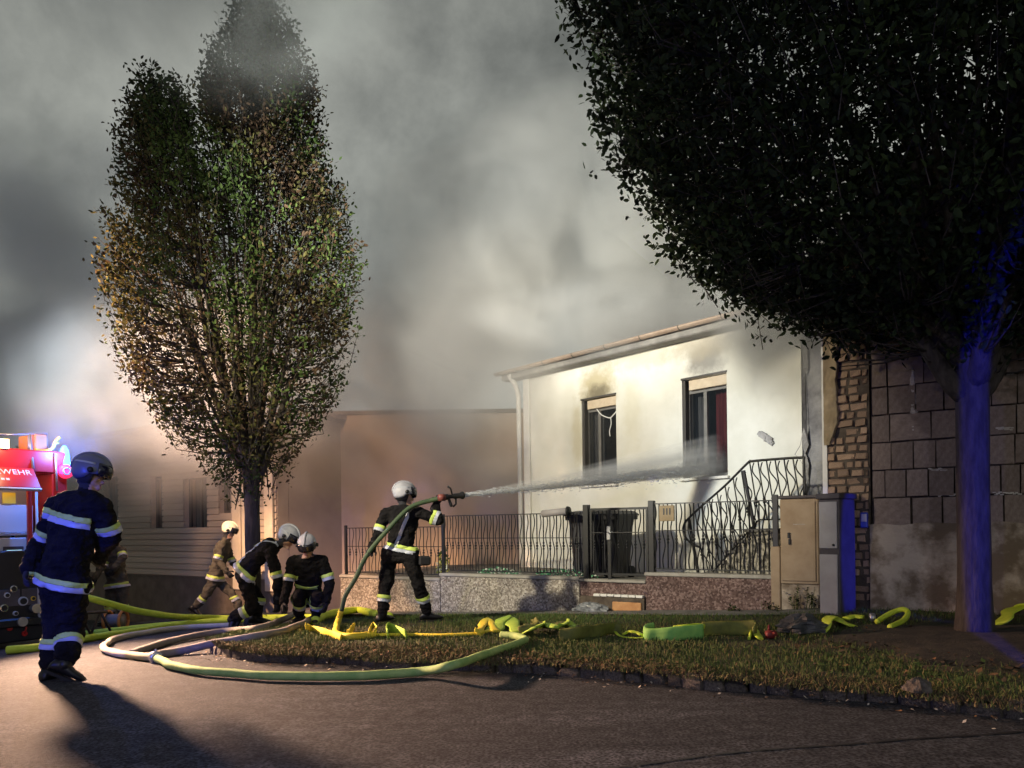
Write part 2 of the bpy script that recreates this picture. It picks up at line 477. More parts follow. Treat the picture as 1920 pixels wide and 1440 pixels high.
M_chrome = pbr('chrome', (.6, .6, .62), None, .2, metal=.9)
M_orange = pbr('orange_ring', (.60, .20, .04), None, .6)
M_screen = emit('display_screen', (.55, .95, .95), 1.6)
M_lamp_warm = emit('warm_lamp', (1.0, .62, .30), 12)
M_lamp_blue = emit('blue_lamp', (.05, .22, 1.0), 9)
M_lamp_cool = emit('cool_lamp', (.8, .9, 1.0), 8)
M_lamp_red = emit('red_tail_lamp', (.9, .03, .12), 1.3)

def facade_soot(m, marks):
    """soot blown out above the burnt windows: stains in the wall's own object space"""
    t = m.node_tree; b = t.nodes['Principled BSDF']
    prev = b.inputs['Base Color'].links[0].from_socket
    tc = t.nodes.new('ShaderNodeTexCoord')
    wob = t.nodes.new('ShaderNodeTexNoise'); wob.inputs['Scale'].default_value = 4.5; wob.inputs['Detail'].default_value = 10; wob.inputs['Roughness'].default_value = .66
    t.links.new(tc.outputs['Object'], wob.inputs['Vector'])
    for (u, z, ru, rz, colr, k) in marks:
        mp = t.nodes.new('ShaderNodeMapping'); mp.vector_type = 'POINT'
        mp.inputs['Location'].default_value = (-u / ru, 0, -z / rz); mp.inputs['Scale'].default_value = (1 / ru, 0, 1 / rz)
        t.links.new(tc.outputs['Object'], mp.inputs[0])
        ln = t.nodes.new('ShaderNodeVectorMath'); ln.operation = 'LENGTH'; t.links.new(mp.outputs[0], ln.inputs[0])
        ad = t.nodes.new('ShaderNodeMath'); ad.operation = 'MULTIPLY_ADD'; ad.inputs[1].default_value = 1.3; ad.inputs[2].default_value = -.65
        t.links.new(wob.outputs[0], ad.inputs[0])
        sm = t.nodes.new('ShaderNodeMath'); sm.operation = 'ADD'; t.links.new(ln.outputs['Value'], sm.inputs[0]); t.links.new(ad.outputs[0], sm.inputs[1])
        mr = t.nodes.new('ShaderNodeMapRange'); mr.interpolation_type = 'SMOOTHSTEP'
        mr.inputs['From Min'].default_value = .25; mr.inputs['From Max'].default_value = 1.0
        mr.inputs['To Min'].default_value = k; mr.inputs['To Max'].default_value = 0
        t.links.new(sm.outputs[0], mr.inputs[0])
        mx = t.nodes.new('ShaderNodeMix'); mx.data_type = 'RGBA'
        t.links.new(mr.outputs[0], mx.inputs[0]); t.links.new(prev, mx.inputs[6]); mx.inputs[7].default_value = (*colr, 1)
        prev = mx.outputs[2]
    t.links.new(prev, b.inputs['Base Color'])

def pebble(name, c1, c2, c3):
    m = pbr(name, c1, None, .9)
    t = m.node_tree; b = t.nodes['Principled BSDF']
    tc = t.nodes.new('ShaderNodeTexCoord'); v = t.nodes.new('ShaderNodeTexVoronoi'); v.inputs['Scale'].default_value = 42
    t.links.new(tc.outputs['Object'], v.inputs['Vector'])
    sp = t.nodes.new('ShaderNodeSeparateColor'); t.links.new(v.outputs['Color'], sp.inputs[0])
    r = t.nodes.new('ShaderNodeValToRGB'); r.color_ramp.elements[0].color = (*c1, 1); r.color_ramp.elements[1].color = (*c2, 1)
    e_ = r.color_ramp.elements.new(.5); e_.color = (*c3, 1)
    t.links.new(sp.outputs[0], r.inputs[0])
    n = t.nodes.new('ShaderNodeTexNoise'); n.inputs['Scale'].default_value = 2.2; n.inputs['Detail'].default_value = 7
    t.links.new(tc.outputs['Object'], n.inputs['Vector'])
    mr = t.nodes.new('ShaderNodeMapRange'); mr.inputs['From Min'].default_value = .3; mr.inputs['From Max'].default_value = .7; mr.inputs['To Min'].default_value = .65; mr.inputs['To Max'].default_value = 1.2
    t.links.new(n.outputs[0], mr.inputs[0])
    hs = t.nodes.new('ShaderNodeHueSaturation'); t.links.new(r.outputs[0], hs.inputs['Color']); t.links.new(mr.outputs[0], hs.inputs['Value'])
    t.links.new(hs.outputs[0], b.inputs['Base Color'])
    bp = t.nodes.new('ShaderNodeBump'); bp.inputs['Strength'].default_value = .7; bp.inputs['Distance'].default_value = .01; bp.invert = True
    t.links.new(v.outputs['Distance'], bp.inputs['Height']); t.links.new(bp.outputs[0], b.inputs['Normal'])
    return m
M_pebble = pebble('pebble_dash', (.14, .12, .10), (.50, .46, .40), (.28, .245, .205))
M_pebble_red = pebble('red_pebble_dash', (.07, .04, .035), (.26, .18, .16), (.13, .08, .07))

# ================================================================== SETTING: ground
FRX = Vector((-.834, .552, 0)); FRN = Vector((.552, .834, 0)); F0 = Vector((3.36, 9.6, 0))
FEN = (F0, FRX, FRN, Vector((0, 0, 1)))            # fence frame: t to the left along the street, v into the yard
def fence_t(px):                                    # t of a pixel column on the fence line
    p = on_plane(px, HY, F0, FRN); return (p - F0).dot(FRX)
xs = np.concatenate([-np.geomspace(90, 14, 18), np.linspace(-13, 11, 97), np.geomspace(12, 90, 18)])
ys = np.concatenate([np.linspace(-60, 0, 14), np.linspace(.5, 20, 79), np.geomspace(21, 120, 18)])
XX, YY = np.meshgrid(xs, ys)
ZZ = zg(XX, YY)
nx, ny = len(xs), len(ys)
idx = np.arange(nx * ny).reshape(ny, nx)
Fq = np.stack([idx[:-1, :-1], idx[:-1, 1:], idx[1:, 1:], idx[1:, :-1]], -1).reshape(-1, 4)
g = bpy.data.objects.new('road', mesh_np('road', np.stack([XX, YY, ZZ], -1).reshape(-1, 3), Fq, [M_road], smooth=True))
put(g); tag(g, 'dark asphalt road and drive with paler worn patches', None, None, 'structure')

def strip(name, A, B, rows, mat, kind='structure', label=None, lift=0.0, thick=None):
    """sheet lofted between two polylines (already 3D), draped on the terrain with its own lift"""
    n = 60
    def res(L):
        L = [Vector(p) for p in L]
        d = [0]
        for i in range(1, len(L)): d.append(d[-1] + (L[i] - L[i - 1]).length)
        out = []
        for k in range(n + 1):
            s_ = d[-1] * k / n
            j = max(i for i in range(len(d)) if d[i] <= s_ + 1e-9); j = min(j, len(L) - 2)
            out.append(L[j].lerp(L[j + 1], (s_ - d[j]) / max(d[j + 1] - d[j], 1e-9)))
        return out
    a, b = res(A), res(B)
    V = []
    for r in range(rows + 1):
        t = r / rows
        for k in range(n + 1):
            p = a[k].lerp(b[k], t)
            V.append((p.x, p.y, zf(p.x, p.y) + lift))
    I = np.arange((rows + 1) * (n + 1)).reshape(rows + 1, n + 1)
    F = np.stack([I[:-1, :-1], I[:-1, 1:], I[1:, 1:], I[1:, :-1]], -1).reshape(-1, 4)
    o = bpy.data.objects.new(name, mesh_np(name, V, F, [mat], smooth=True))
    put(o); tag(o, label, None, None, kind)
    return o, a, b
VL = 0.09
kerb_px = [(1990, 1357), (1920, 1350), (1803, 1336), (1670, 1318), (1537, 1310), (1431, 1299), (1325, 1294), (1219, 1281), (1112, 1273), (1006, 1263), (900, 1259), (800, 1254), (716, 1252), (624, 1244), (487, 1241), (413, 1230), (388, 1216)]
kerb_line = [G(x, y) for x, y in kerb_px]
ext = kerb_line[0] + (kerb_line[0] - kerb_line[2]) * 2.0
kerb_full = [Vector((ext.x, ext.y, zf(ext.x, ext.y)))] + kerb_line
fb = lambda t, v: Vector((fp(FEN, t, v, 0).x, fp(FEN, t, v, 0).y, 0))
back_line = [fb(-6.5, -.12), fb(-2.5, -.2), fb(-1.0, -.25), fb(0, -.62), fb(1, -.68), fb(2.5, -.70), fb(4, -.72), fb(5.2, -.75)] + [G(x, y, .05) for x, y in [(640, 1166), (560, 1174), (480, 1184), (420, 1198), (388, 1214)]]
verge, va, vb = strip('verge', kerb_full, back_line, 14, M_turf, label='grass verge with worn soil between kerb and pavement', lift=VL)
path, _, _ = strip('pavement', [fb(-.9, -.66), fb(3, -.78), fb(5.2, -.80), fb(8.6, -.85)], [fb(-.9, .0), fb(3, .0), fb(6, 0), fb(8.6, 0)], 3, M_path, label='narrow grey pavement along the fence wall', lift=VL + .012)
YZ = 0.42
mb = MB()
mb.box(FEN, -.2, 7.75, .22, 5.0, -1.0, YZ)
yard = mb.obj('yard_ground', M_path, None, 'raised front yard of pale paving behind the fence', None, None, 'structure')

# kerb stones, one object each
mbk = MB(); mbk.box(WORLD, -.5, .5, -.5, .5, -.5, .5, bev=.11)
kerb_me = mbk.mesh('kerb_stone', [M_kerb])
# rough the unit stone
for v in kerb_me.vertices: v.co += Vector((random.uniform(-.10, .10), random.uniform(-.12, .12), random.uniform(-.10, .10)))
kerb_root = thing('kerb', kerb_line[6], 'row of rough grey kerb stones between road and verge', None, None, 'structure')
kr = spline(kerb_full, 10)
d_acc = 0; nextd = 0.0; last = None; stones = 0
cum = [0]
for i in range(1, len(kr)): cum.append(cum[-1] + (kr[i] - kr[i - 1]).length)
s_ = 0.0
def along(s):
    j = max(i for i in range(len(cum)) if cum[i] <= s + 1e-9); j = min(j, len(kr) - 2)
    return kr[j].lerp(kr[j + 1], (s - cum[j]) / max(cum[j + 1] - cum[j], 1e-9)), (kr[j + 1] - kr[j]).normalized()
while s_ < cum[-1] - .15:
    L = random.uniform(.11, .23)
    p, d = along(s_ + L / 2)
    nrm = Vector((-d.y, d.x, 0)).normalized()
    if nrm.dot(Vector((.552, .834, 0))) < 0: nrm = -nrm
    dep = random.uniform(.12, .17); hgt = random.uniform(.20, .25)
    q = Vector((p.x, p.y, zf(p.x, p.y))) + nrm * (dep / 2 + random.uniform(-.012, .012))
    rot = Matrix(((d.x, nrm.x, 0), (d.y, nrm.y, 0), (0, 0, 1))).to_4x4()
    Mx = Matrix.Translation((q.x, q.y, zf(p.x, p.y) + VL - .004 - hgt / 2 + random.uniform(-.03, .014))) @ rot @ Matrix.Rotation(random.uniform(-.14, .14), 4, 'X') @ Matrix.Rotation(random.choice((0, pi)) + random.uniform(-.12, .12), 4, 'Z') @ Matrix.Rotation(random.uniform(-.09, .09), 4, 'Y') @ Matrix.Diagonal((L * .95, dep, hgt, 1))
    piece('kerb_stone', kerb_me, kerb_root, Mx); stones += 1
    s_ += L

# tar seam across the road
seam = spline([G(x, y, .004) for x, y in [(1120, 1443), (1240, 1428), (1360, 1412), (1480, 1402), (1600, 1394), (1720, 1384), (1830, 1378), (1960, 1368)]], 6)
mb = MB()
for i in range(len(seam) - 1):
    a, b = seam[i], seam[i + 1]
    w = .012 + .006 * sin(i * 1.7)
    n_ = Vector((-(b - a).y, (b - a).x, 0)).normalized() * w
    mb.add([a - n_, b - n_, b + n_, a + n_], [(0, 1, 2, 3)])
M_tar = pbr('tar', (.008, .008, .009), None, .6)
mb.obj('tar_seam', M_tar, None, 'thin dark tar seam curving across the road', None, None, 'structure')

# ================================================================== grass, litter
def blades(name, pts, hmin, hmax, width, mats, seed, label, lean=.5, dead=None):
    r = np.random.default_rng(seed)
    n = len(pts)
    pts = np.asarray(pts)
    a = r.uniform(0, 2 * pi, n); h = r.uniform(hmin, hmax, n) * r.uniform(.6, 1.1, n); w = width * r.uniform(.6, 1.3, n)
    dx = np.cos(a); dy = np.sin(a)
    la = r.uniform(0, 2 * pi, n); lm = r.uniform(0, lean, n) * h
    base = pts
    V = np.zeros((n, 5, 3))
    sx = np.stack([dx, dy, np.zeros(n)], 1) * w[:, None]
    ln = np.stack([np.cos(la) * lm, np.sin(la) * lm, np.zeros(n)], 1)
    mid = base + np.stack([np.zeros(n), np.zeros(n), h * .6], 1) + ln * .4
    V[:, 0] = base - sx; V[:, 1] = base + sx; V[:, 2] = mid + sx * .7; V[:, 3] = mid - sx * .7
    V[:, 4] = base + np.stack([np.zeros(n), np.zeros(n), h], 1) + ln
    b = np.arange(n) * 5
    F = np.concatenate([np.stack([b, b + 1, b + 2], 1), np.stack([b, b + 2, b + 3], 1), np.stack([b + 3, b + 2, b + 4], 1)])
    mi = r.integers(0, len(mats), n) if dead is None else np.where(r.random(n) < dead, len(mats) - 1, r.integers(0, len(mats) - 1, n))
    o = bpy.data.objects.new(name, mesh_np(name, V.reshape(-1, 3), F, mats, np.concatenate([mi] * 3)))
    put(o); tag(o, label, None, None, 'stuff')
    return o
M_gr1 = pbr('grass_green', (.055, .095, .016), None, .8)
M_gr2 = pbr('grass_olive', (.085, .105, .024), None, .8)
M_gr3 = pbr('grass_straw', (.17, .125, .05), None, .85)
M_dead = pbr('dead_leaf', (.16, .085, .035), None, .85)
M_dead2 = pbr('dark_dead_leaf', (.05, .032, .018), None, .85)
def verge_points(n, seed, fmin=0, fmax=1, kmin=0, kmax=60):
    r = np.random.default_rng(seed)
    k = r.uniform(kmin, kmax - 1e-6, n); t = r.uniform(fmin, fmax, n)
    A = np.array([tuple(p) for p in va]); B = np.array([tuple(p) for p in vb])
    i = np.floor(k).astype(int); f = (k - i)[:, None]
    pa = A[i] * (1 - f) + A[i + 1] * f; pb = B[i] * (1 - f) + B[i + 1] * f
    p = pa * (1 - t[:, None]) + pb * t[:, None]
    p[:, 2] = zg(p[:, 0], p[:, 1]) + VL
    return p
tree_r = Vector((4.48, 7.2))
pts = verge_points(125000, 3, .03, 1, 4)
pn = np.array([noise.noise(Vector((p[0] * 1.1, p[1] * 1.1, 3.0))) for p in pts])
keep = rng.random(len(pts)) < np.clip(.62 + pn * .9, .12, 1)
bare = np.hypot(pts[:, 0] - 4.6, (pts[:, 1] - 6.5)) < 1.5 + .5 * pn
keep &= ~(bare & (rng.random(len(pts)) < .85))
grass = blades('grass', pts[keep], .02, .058, .0035, [M_gr1, M_gr1, M_gr2, M_gr3], 4, 'short patchy green grass on the verge', .8, .10)
edge = np.concatenate([verge_points(9000, 5, -.03, .09, 10, 60), verge_points(9000, 55, -.05, .14, 33, 60), verge_points(2500, 56, -.05, .06, 2, 20)])
blades('dry_grass', edge, .02, .052, .004, [M_gr3, M_dead2, M_gr2], 6, 'dry brown grass tufts along the kerb', 1.6)
def litter(name, pts, size, mats, seed, label):
    r = np.random.default_rng(seed); n = len(pts); pts = np.asarray(pts)
    L = size * r.uniform(.6, 1.3, n)
    a = r.uniform(0, 2 * pi, n); tl = r.uniform(-.6, .6, n); rl = r.uniform(-.5, .5, n)
    d = np.stack([np.cos(a), np.sin(a), tl], 1); s = np.stack([-np.sin(a), np.cos(a), rl], 1)
    V = np.zeros((n, 4, 3)); c = pts + np.stack([np.zeros(n)] * 2 + [r.uniform(.005, .03, n)], 1)
    V[:, 0] = c - d * L[:, None] * .5; V[:, 1] = c + s * L[:, None] * .28; V[:, 2] = c + d * L[:, None] * .5; V[:, 3] = c - s * L[:, None] * .28
    b = np.arange(n) * 4
    F = np.concatenate([np.stack([b, b + 1, b + 2], 1), np.stack([b, b + 2, b + 3], 1)])
    mi = r.integers(0, len(mats), n)
    o = bpy.data.objects.new(name, mesh_np(name, V.reshape(-1, 3), F, mats, np.concatenate([mi] * 2)))
    put(o); tag(o, label, None, None, 'stuff'); return o
lp = verge_points(5200, 8, .0, .75, 4, 34)
lp = lp[np.hypot(lp[:, 0] - 4.5, lp[:, 1] - 6.6) < rng.uniform(.3, 2.6, len(lp))]
litter('leaf_litter', lp, .06, [M_dead2, M_dead2, M_gr1, M_dead], 9, 'dark fallen leaves and soil under the big tree')
lk = verge_points(2600, 10, .0, .10, 22, 60)
litter('fallen_leaves', lk, .035, [M_dead, M_dead, M_gr3, M_dead2], 11, 'brown fallen leaves lying along the kerb')
rd = []
for _ in range(420):
    p, d = along(random.uniform(.5, cum[-1] - .3)); nrm = Vector((-d.y, d.x, 0))
    if nrm.dot(Vector((.552, .834, 0))) > 0: nrm = -nrm
    q = p + nrm * abs(random.gauss(0, .16)); rd.append((q.x, q.y, zf(q.x, q.y)))
litter('gutter_litter', rd, .028, [M_dead, M_dead2, M_hose_pale], 12, 'scattered dead leaves in the road gutter')
# soil mound around the big tree
mb = MB(); R = []
for k in range(7):
    t = k / 6; ring = []
    for a in range(28):
        an = 2 * pi * a / 28; rr = 1.5 * t * (1 + .18 * sin(3 * an + 1) + .1 * sin(7 * an))
        x = 4.55 + cos(an) * rr * 1.25; y = 6.75 + sin(an) * rr * .75
        ring.append(Vector((x, y, zf(x, y) + VL + .012 + .075 * (1 - t) ** 1.2 + .02 * noise.noise(Vector((x * 5, y * 5, 0))) - (.03 if k == 6 else 0))))
    R.append(ring)
mb.loft(R, 0, True, True)
mb.obj('soil_mound', M_earth, None, 'dark bare soil around the foot of the big tree', None, None, 'structure')

# ================================================================== burning white house
HO = Vector((.271, 15.07, 0)); HX_ = Vector((.653, -.757, 0)).normalized(); HN = Vector((.757, .653, 0)).normalized()
HF = (HO, HX_, HN, Vector((0, 0, 1)))              # u along the facade (left to right), v into the house
def hu(px, v=0.0):
    p = on_plane(px, HY, HO + HN * v, HN); return (p - HO).dot(HX_)
def hpt(px, py, v=0.0): 
    p = on_plane(px, py, HO + HN * v, HN); return ((p - HO).dot(HX_), p.z)
house = thing('white_house', HO, 'white rendered single storey house with soot above its two windows', 'house')
U_R = hu(1506)
EZ = 4.22
W1 = (hu(1093.5), hu(1158), 1.98, 3.55); W2 = (hu(1282), hu(1366), 1.98, 3.57)
def holes_wall(mb, fr, u0, u1, z0, z1, holes, v0, v1):
    us = sorted({u0, u1, *[h[0] for h in holes], *[h[1] for h in holes]}); zs = sorted({z0, z1, *[h[2] for h in holes], *[h[3] for h in holes]})
    def inh(u, z): return any(h[0] < u < h[1] and h[2] < z < h[3] for h in holes)
    for i in range(len(us) - 1):
        for j in range(len(zs) - 1):
            if not inh((us[i] + us[i + 1]) / 2, (zs[j] + zs[j + 1]) / 2):
                mb.add([fp(fr, a, v0, b) for a, b in ((us[i], zs[j]), (us[i + 1], zs[j]), (us[i + 1], zs[j + 1]), (us[i], zs[j + 1]))], [(0, 1, 2, 3)])
    for h in holes + [(u0, u1, z0, z1)]:
        c = [(h[0], h[2]), (h[1], h[2]), (h[1], h[3]), (h[0], h[3])]
        for k in range(4):
            (a, b), (c_, d) = c[k], c[(k + 1) % 4]
            mb.add([fp(fr, a, v0, b), fp(fr, c_, v0, d), fp(fr, c_, v1, d), fp(fr, a, v1, b)], [(0, 1, 2, 3)])
# facade mesh lives in its own frame so that its soot stains are placed in wall coordinates
LF = (Vector((0, 0, 0)), Vector((1, 0, 0)), Vector((0, 1, 0)), Vector((0, 0, 1)))
facade_soot(M_facade, [
    (W1[0] + .42, 3.75, .62, .62, (.40, .33, .17), .75), (W1[0] + .42, 3.62, .42, .26, (.10, .085, .06), .75),
    (W2[0] + .45, 3.86, .52, .42, (.16, .15, .14), .80), (W2[0] + .45, 4.12, .9, .35, (.42, .34, .20), .55),
    (W1[0] - .12, 2.9, .22, .9, (.46, .40, .24), .55), (3.1, 4.1, 1.0, .32, (.52, .46, .30), .5),
    (W1[1] + .35, 3.2, .30, .9, (.55, .50, .34), .35), (5.5, 4.1, .9, .6, (.45, .45, .45), .5), (W2[0] + .4, 4.05, 1.6, .26, (.38, .36, .32), .4)])
mb = MB()
holes_wall(mb, LF, 0, U_R, .2, EZ + .1, [W1, W2], 0, .30)
fo = bpy.data.objects.new('facade_wall', mb.mesh('facade_wall', [M_facade]))
COL.objects.link(fo); fo.parent = house; fo.matrix_parent_inverse = Matrix.Translation(HO).inverted(); fo.matrix_basis = fmat(HF)
tag(fo, 'white rendered front wall with soot stains above the windows')
mb = MB()
mb.box(HF, 0, .22, .31, 7, .2, EZ + .1); mb.box(HF, U_R - .2, U_R - .001, .31, .6, .2, EZ + .1)
mb.box(HF, 0.2, 7.2, 6.8, 7.0, .2, EZ + .1)
mb.obj('side_wall', M_facade, house)
# entrance recess on the right with broken plaster
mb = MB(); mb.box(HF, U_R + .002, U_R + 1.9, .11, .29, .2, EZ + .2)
mb.obj('recess_wall', pbr('shade_plaster', (.13, .13, .145), (.36, .36, .38), .95, 2.6, 9, .6, 30), house, 'shaded grey plaster wall of the entrance recess')  # grey darkened in the colour to stand for the recess shade
# jagged broken plaster lip at the right edge of the facade
mb = MB()
prof = [hpt(1506, 690), (U_R, 3.3), hpt(1507, 800), hpt(1500, 835), hpt(1490, 852), hpt(1497, 858), hpt(1506, 872), hpt(1506, 930)]
prof2 = [(U_R + .001, EZ)] + [(max(u, 0) + .001, z) for u, z in prof]
outer = [(U_R + .045 + .03 * sin(i * 2.1), z) for i, (u, z) in enumerate(prof2)]
for i in range(len(prof2) - 1):
    a, b = prof2[i], prof2[i + 1]; c, d = outer[i], outer[i + 1]
    mb.add([fp(HF, a[0], -.004, a[1]), fp(HF, b[0], -.004, b[1]), fp(HF, d[0], .05, d[1]), fp(HF, c[0], .05, c[1])], [(0, 1, 2, 3)])
M_dkplaster = pbr('broken_plaster', (.26, .25, .25), (.42, .41, .41), .95, 9, 6, .7, 40)
mb.obj('broken_plaster', M_dkplaster, house)
# damaged patch and bent bracket on the facade
u_, z_ = hpt(1440, 822)
br = thing('wall_bracket', fp(HF, u_, -.01, z_), 'small dark broken lamp bracket on the white wall right of the window', 'bracket')
mb = MB()
for k, (a, l, w) in enumerate(((-40, .30, .03), (-35, .22, .045), (-48, .18, .02), (80, .10, .012))):
    an = radians(a); c = fp(HF, u_ + random.uniform(-.03, .03), -.03 - .006 * k, z_ + random.uniform(-.03, .03))
    ax = HX_ * cos(an) + Vector((0, 0, 1)) * sin(an); az = -HX_ * sin(an) + Vector((0, 0, 1)) * cos(an)
    mb.box((c, ax, HN, az), -l / 2, l / 2, -.012, .028, -w, w, bev=.004)
mb.obj('bracket_plate', M_dkplaster, br)
# corner column and downpipe
mb = MB(); mb.box(HF, .03, .20, -.05, -.002, .2, EZ - .02, bev=.008)
mb.obj('corner_pilaster', M_trim_white, house)
mb = MB(); mb.tube([fp(HF, -.10, -.30, EZ + .06), fp(HF, -.10, -.12, EZ - .15), fp(HF, -.08, -.07, EZ - .35), fp(HF, -.04, -.07, .3)], .05, 12)
mb.obj('downpipe', M_trim_white, house)
# windows
def window(par, fr, w, name='window', split=.36, box=True, glassm=M_glass, framem=M_winframe):
    u0, u1, z0, z1 = w
    mb = MB(); t = .055; v0, v1 = .13, .19
    ztop = z1 - (.16 if box else 0)
    mb.box(fr, u0 + .001, u0 + t, v0, v1, z0 + .001, ztop); mb.box(fr, u1 - t, u1 - .001, v0, v1, z0 + .001, ztop)
    mb.box(fr, u0 + t, u1 - t, v0, v1, z0 + .001, z0 + t); mb.box(fr, u0 + t, u1 - t, v0, v1, ztop - t, ztop)
    um = u0 + (u1 - u0) * split
    mb.box(fr, um - .03, um + .03, v0 + .004, v1 - .004, z0 + t, ztop - t)
    fo_ = mb.obj(name, framem, par)
    mb = MB(); mb.box(fr, u0 + t, um - .03, v0 + .025, v0 + .03, z0 + t, ztop - t); mb.obj('pane', glassm, fo_)
    mb = MB(); mb.box(fr, um + .03, u1 - t, v0 + .025, v0 + .03, z0 + t, ztop - t); mb.obj('pane', glassm, fo_)
    if box:
        mb = MB(); mb.box(fr, u0 + .12 * (u1 - u0), u1 - .003, .045, .125, z1 - .17, z1 - .012, bev=.006); mb.obj('shutter_box', M_shutter, fo_)
        mb = MB(); mb.box(fr, u0 - .01, u1 + .01, -.02, .0, z1 + .002, z1 + .03); mb.obj('drip_edge', M_dark_frame, fo_)
        mb = MB(); mb.box(fr, u0 - .03, u1 + .04, -.07, .12, z0 - .045, z0 - .003, bev=.006); mb.obj('sill', M_trim_white, fo_)
        mb = MB(); mb.box(fr, u0 + .002, u0 + .05, .02, .12, z0 + .01, z1 - .012); mb.obj('shutter_rail', M_dark_frame, fo_)
    return fo_
w1 = window(house, HF, W1, split=.38)
w2 = window(house, HF, W2, split=.42)
# interior
mb = MB()
i0, i1 = .25, U_R - .15
c = [(i0, .32), (i1, .32), (i1, 2.6), (i0, 2.6)]
for zlev in (1.2, 4.0): mb.add([fp(HF, a, b, zlev) for a, b in c], [(0, 1, 2, 3)])
for k in range(4):
    if k == 0: continue
    a, b = c[k], c[(k + 1) % 4]
    mb.add([fp(HF, a[0], a[1], 1.2), fp(HF, b[0], b[1], 1.2), fp(HF, b[0], b[1], 4.0), fp(HF, a[0], a[1], 4.0)], [(0, 1, 2, 3)])
mb.obj('room_interior', M_room, house)
def curtain(u0, u1, z0, z1, v, m, lab):
    mb = MB(); n = 40; T = []; Bq = []
    for k in range(n + 1):
        u = u0 + (u1 - u0) * k / n; vv = v + .028 * sin(k * 1.25) + .012 * sin(k * .47)
        T.append(fp(HF, u, vv, z1)); Bq.append(fp(HF, u + .01 * sin(k), vv * 1.0, z0))
    F = [(k, k + 1, n + 2 + k, n + 1 + k) for k in range(n)]
    mb.add(T + Bq, F, 0, True)
    o = mb.obj('curtain', m, house, lab); sm = o.modifiers.new('thick', 'SOLIDIFY'); sm.thickness = .004
curtain(W2[0] + .40, W2[1] + .1, 1.9, 3.5, .36, M_curtain_red, 'dark red curtain behind the right window')
curtain(W2[0] - .1, W2[0] + .26, 1.9, 3.5, .37, M_curtain, None)
curtain(W1[0] - .1, W1[0] + .25, 1.9, 3.5, .36, M_curtain, None)
mb = MB(); cu, cz = W2[0] + .52, 3.33
mb.tube([fp(HF, cu - .16, .75, cz + .02), fp(HF, cu + .16, .75, cz)], .022, 10)
cl = mb.obj('strip_lamp', M_lamp_cool, house, 'lit strip lamp inside behind the right window')
mb = MB()
cp = [hpt(x, y, .10) for x, y in [(1119, 767), (1127, 777), (1137, 782), (1145, 783), (1152, 776), (1157, 770)]]
mb.tube(spline([fp(HF, a, .10, b) for a, b in cp], 5), .011, 6)
cp = [hpt(x, y, .10) for x, y in [(1145, 783), (1146, 795), (1143, 808), (1144, 818)]]
mb.tube(spline([fp(HF, a, .10, b) for a, b in cp], 4), .010, 6)
mb.obj('hanging_cord', M_cord, w1, 'white cord hanging across the left window')
# eaves, gutter and shallow roof
mb = MB(); mb.box(HF, -.35, 6.8, -.26, -.02, EZ - .03, EZ + .02); mb.box(HF, -.35, 6.8, -.285, -.262, EZ - .02, EZ + .12)
mb.obj('eaves_board', M_soffit, house)
mb = MB()
R = []
for u in np.linspace(-.45, 6.8, 30):
    ring = []
    for k in range(9):
        a = pi + pi * k / 8; ring.append(fp(HF, u, -.355 + .062 * cos(a), EZ + .13 + .062 * sin(a)))
    for k in range(9):
        a = 2 * pi - pi * k / 8; ring.append(fp(HF, u, -.355 + .052 * cos(a), EZ + .131 + .052 * sin(a)))
    R.append(ring)
mb.loft(R, 0, True, True)
gut = mb.obj('gutter', M_gutter, house, 'long copper coloured eaves gutter')
for u in np.arange(.2, 6.8, .78):
    mb = MB(); mb.tube([fp(HF, u, -.355 + .066 * cos(pi + pi * k / 10), EZ + .13 + .066 * sin(pi + pi * k / 10)) for k in range(11)] + [fp(HF, u, -.27, EZ + .15)], .007, 6)
    mb.obj('gutter_bracket', M_dark_frame, gut)
mb = MB()
for (a, b) in ((-.28, 3.4), (7.3, 3.4)):
    z0, z1 = EZ + .15, EZ + .62
    mb.add([fp(HF, -.4, a, z0), fp(HF, 7.2, a, z0), fp(HF, 7.2, b, z1), fp(HF, -.4, b, z1), fp(HF, -.4, a, z0 - .06), fp(HF, 7.2, a, z0 - .06), fp(HF, 7.2, b, z1 - .08), fp(HF, -.4, b, z1 - .08)],
           [(0, 1, 2, 3), (4, 5, 6, 7), (0, 1, 5, 4), (2, 3, 7, 6), (0, 3, 7, 4), (1, 2, 6, 5)])
mb.obj('roof', M_roof, house)

# stairs to the entrance
ST = hu(1330, -1.0); SE = hu(1418, -1.0)
st = thing('entrance_stairs', fp(HF, ST, -.6, YZ), 'grey stone steps rising right along the white wall to the entrance', 'stairs')
nst = 5; LZ = 1.16
M_stone = pbr('mottled_stone', (.07, .065, .055), (.40, .37, .30), .95, 16, 5, .8, 30, lo=.42, hi=.58)
for k in range(nst):
    a = ST + (SE - ST) * k / nst
    mb = MB(); z1 = YZ + (LZ - YZ) * (k + 1) / nst
    mb.box(HF, a, U_R + .6 if k == nst - 1 else ST + (SE - ST) * (k + 1) / nst - .002, -1.02, -.01, YZ - .05, z1 - .045)
    mb.obj('riser_block', M_stone, st)
    mb = MB(); mb.box(HF, a - .03, U_R + .62 if k == nst - 1 else ST + (SE - ST) * (k + 1) / nst + .0, -1.05, -.012, z1 - .043, z1, bev=.006)
    mb.obj('step_slab' if k < nst - 1 else 'landing_slab', M_path, st)

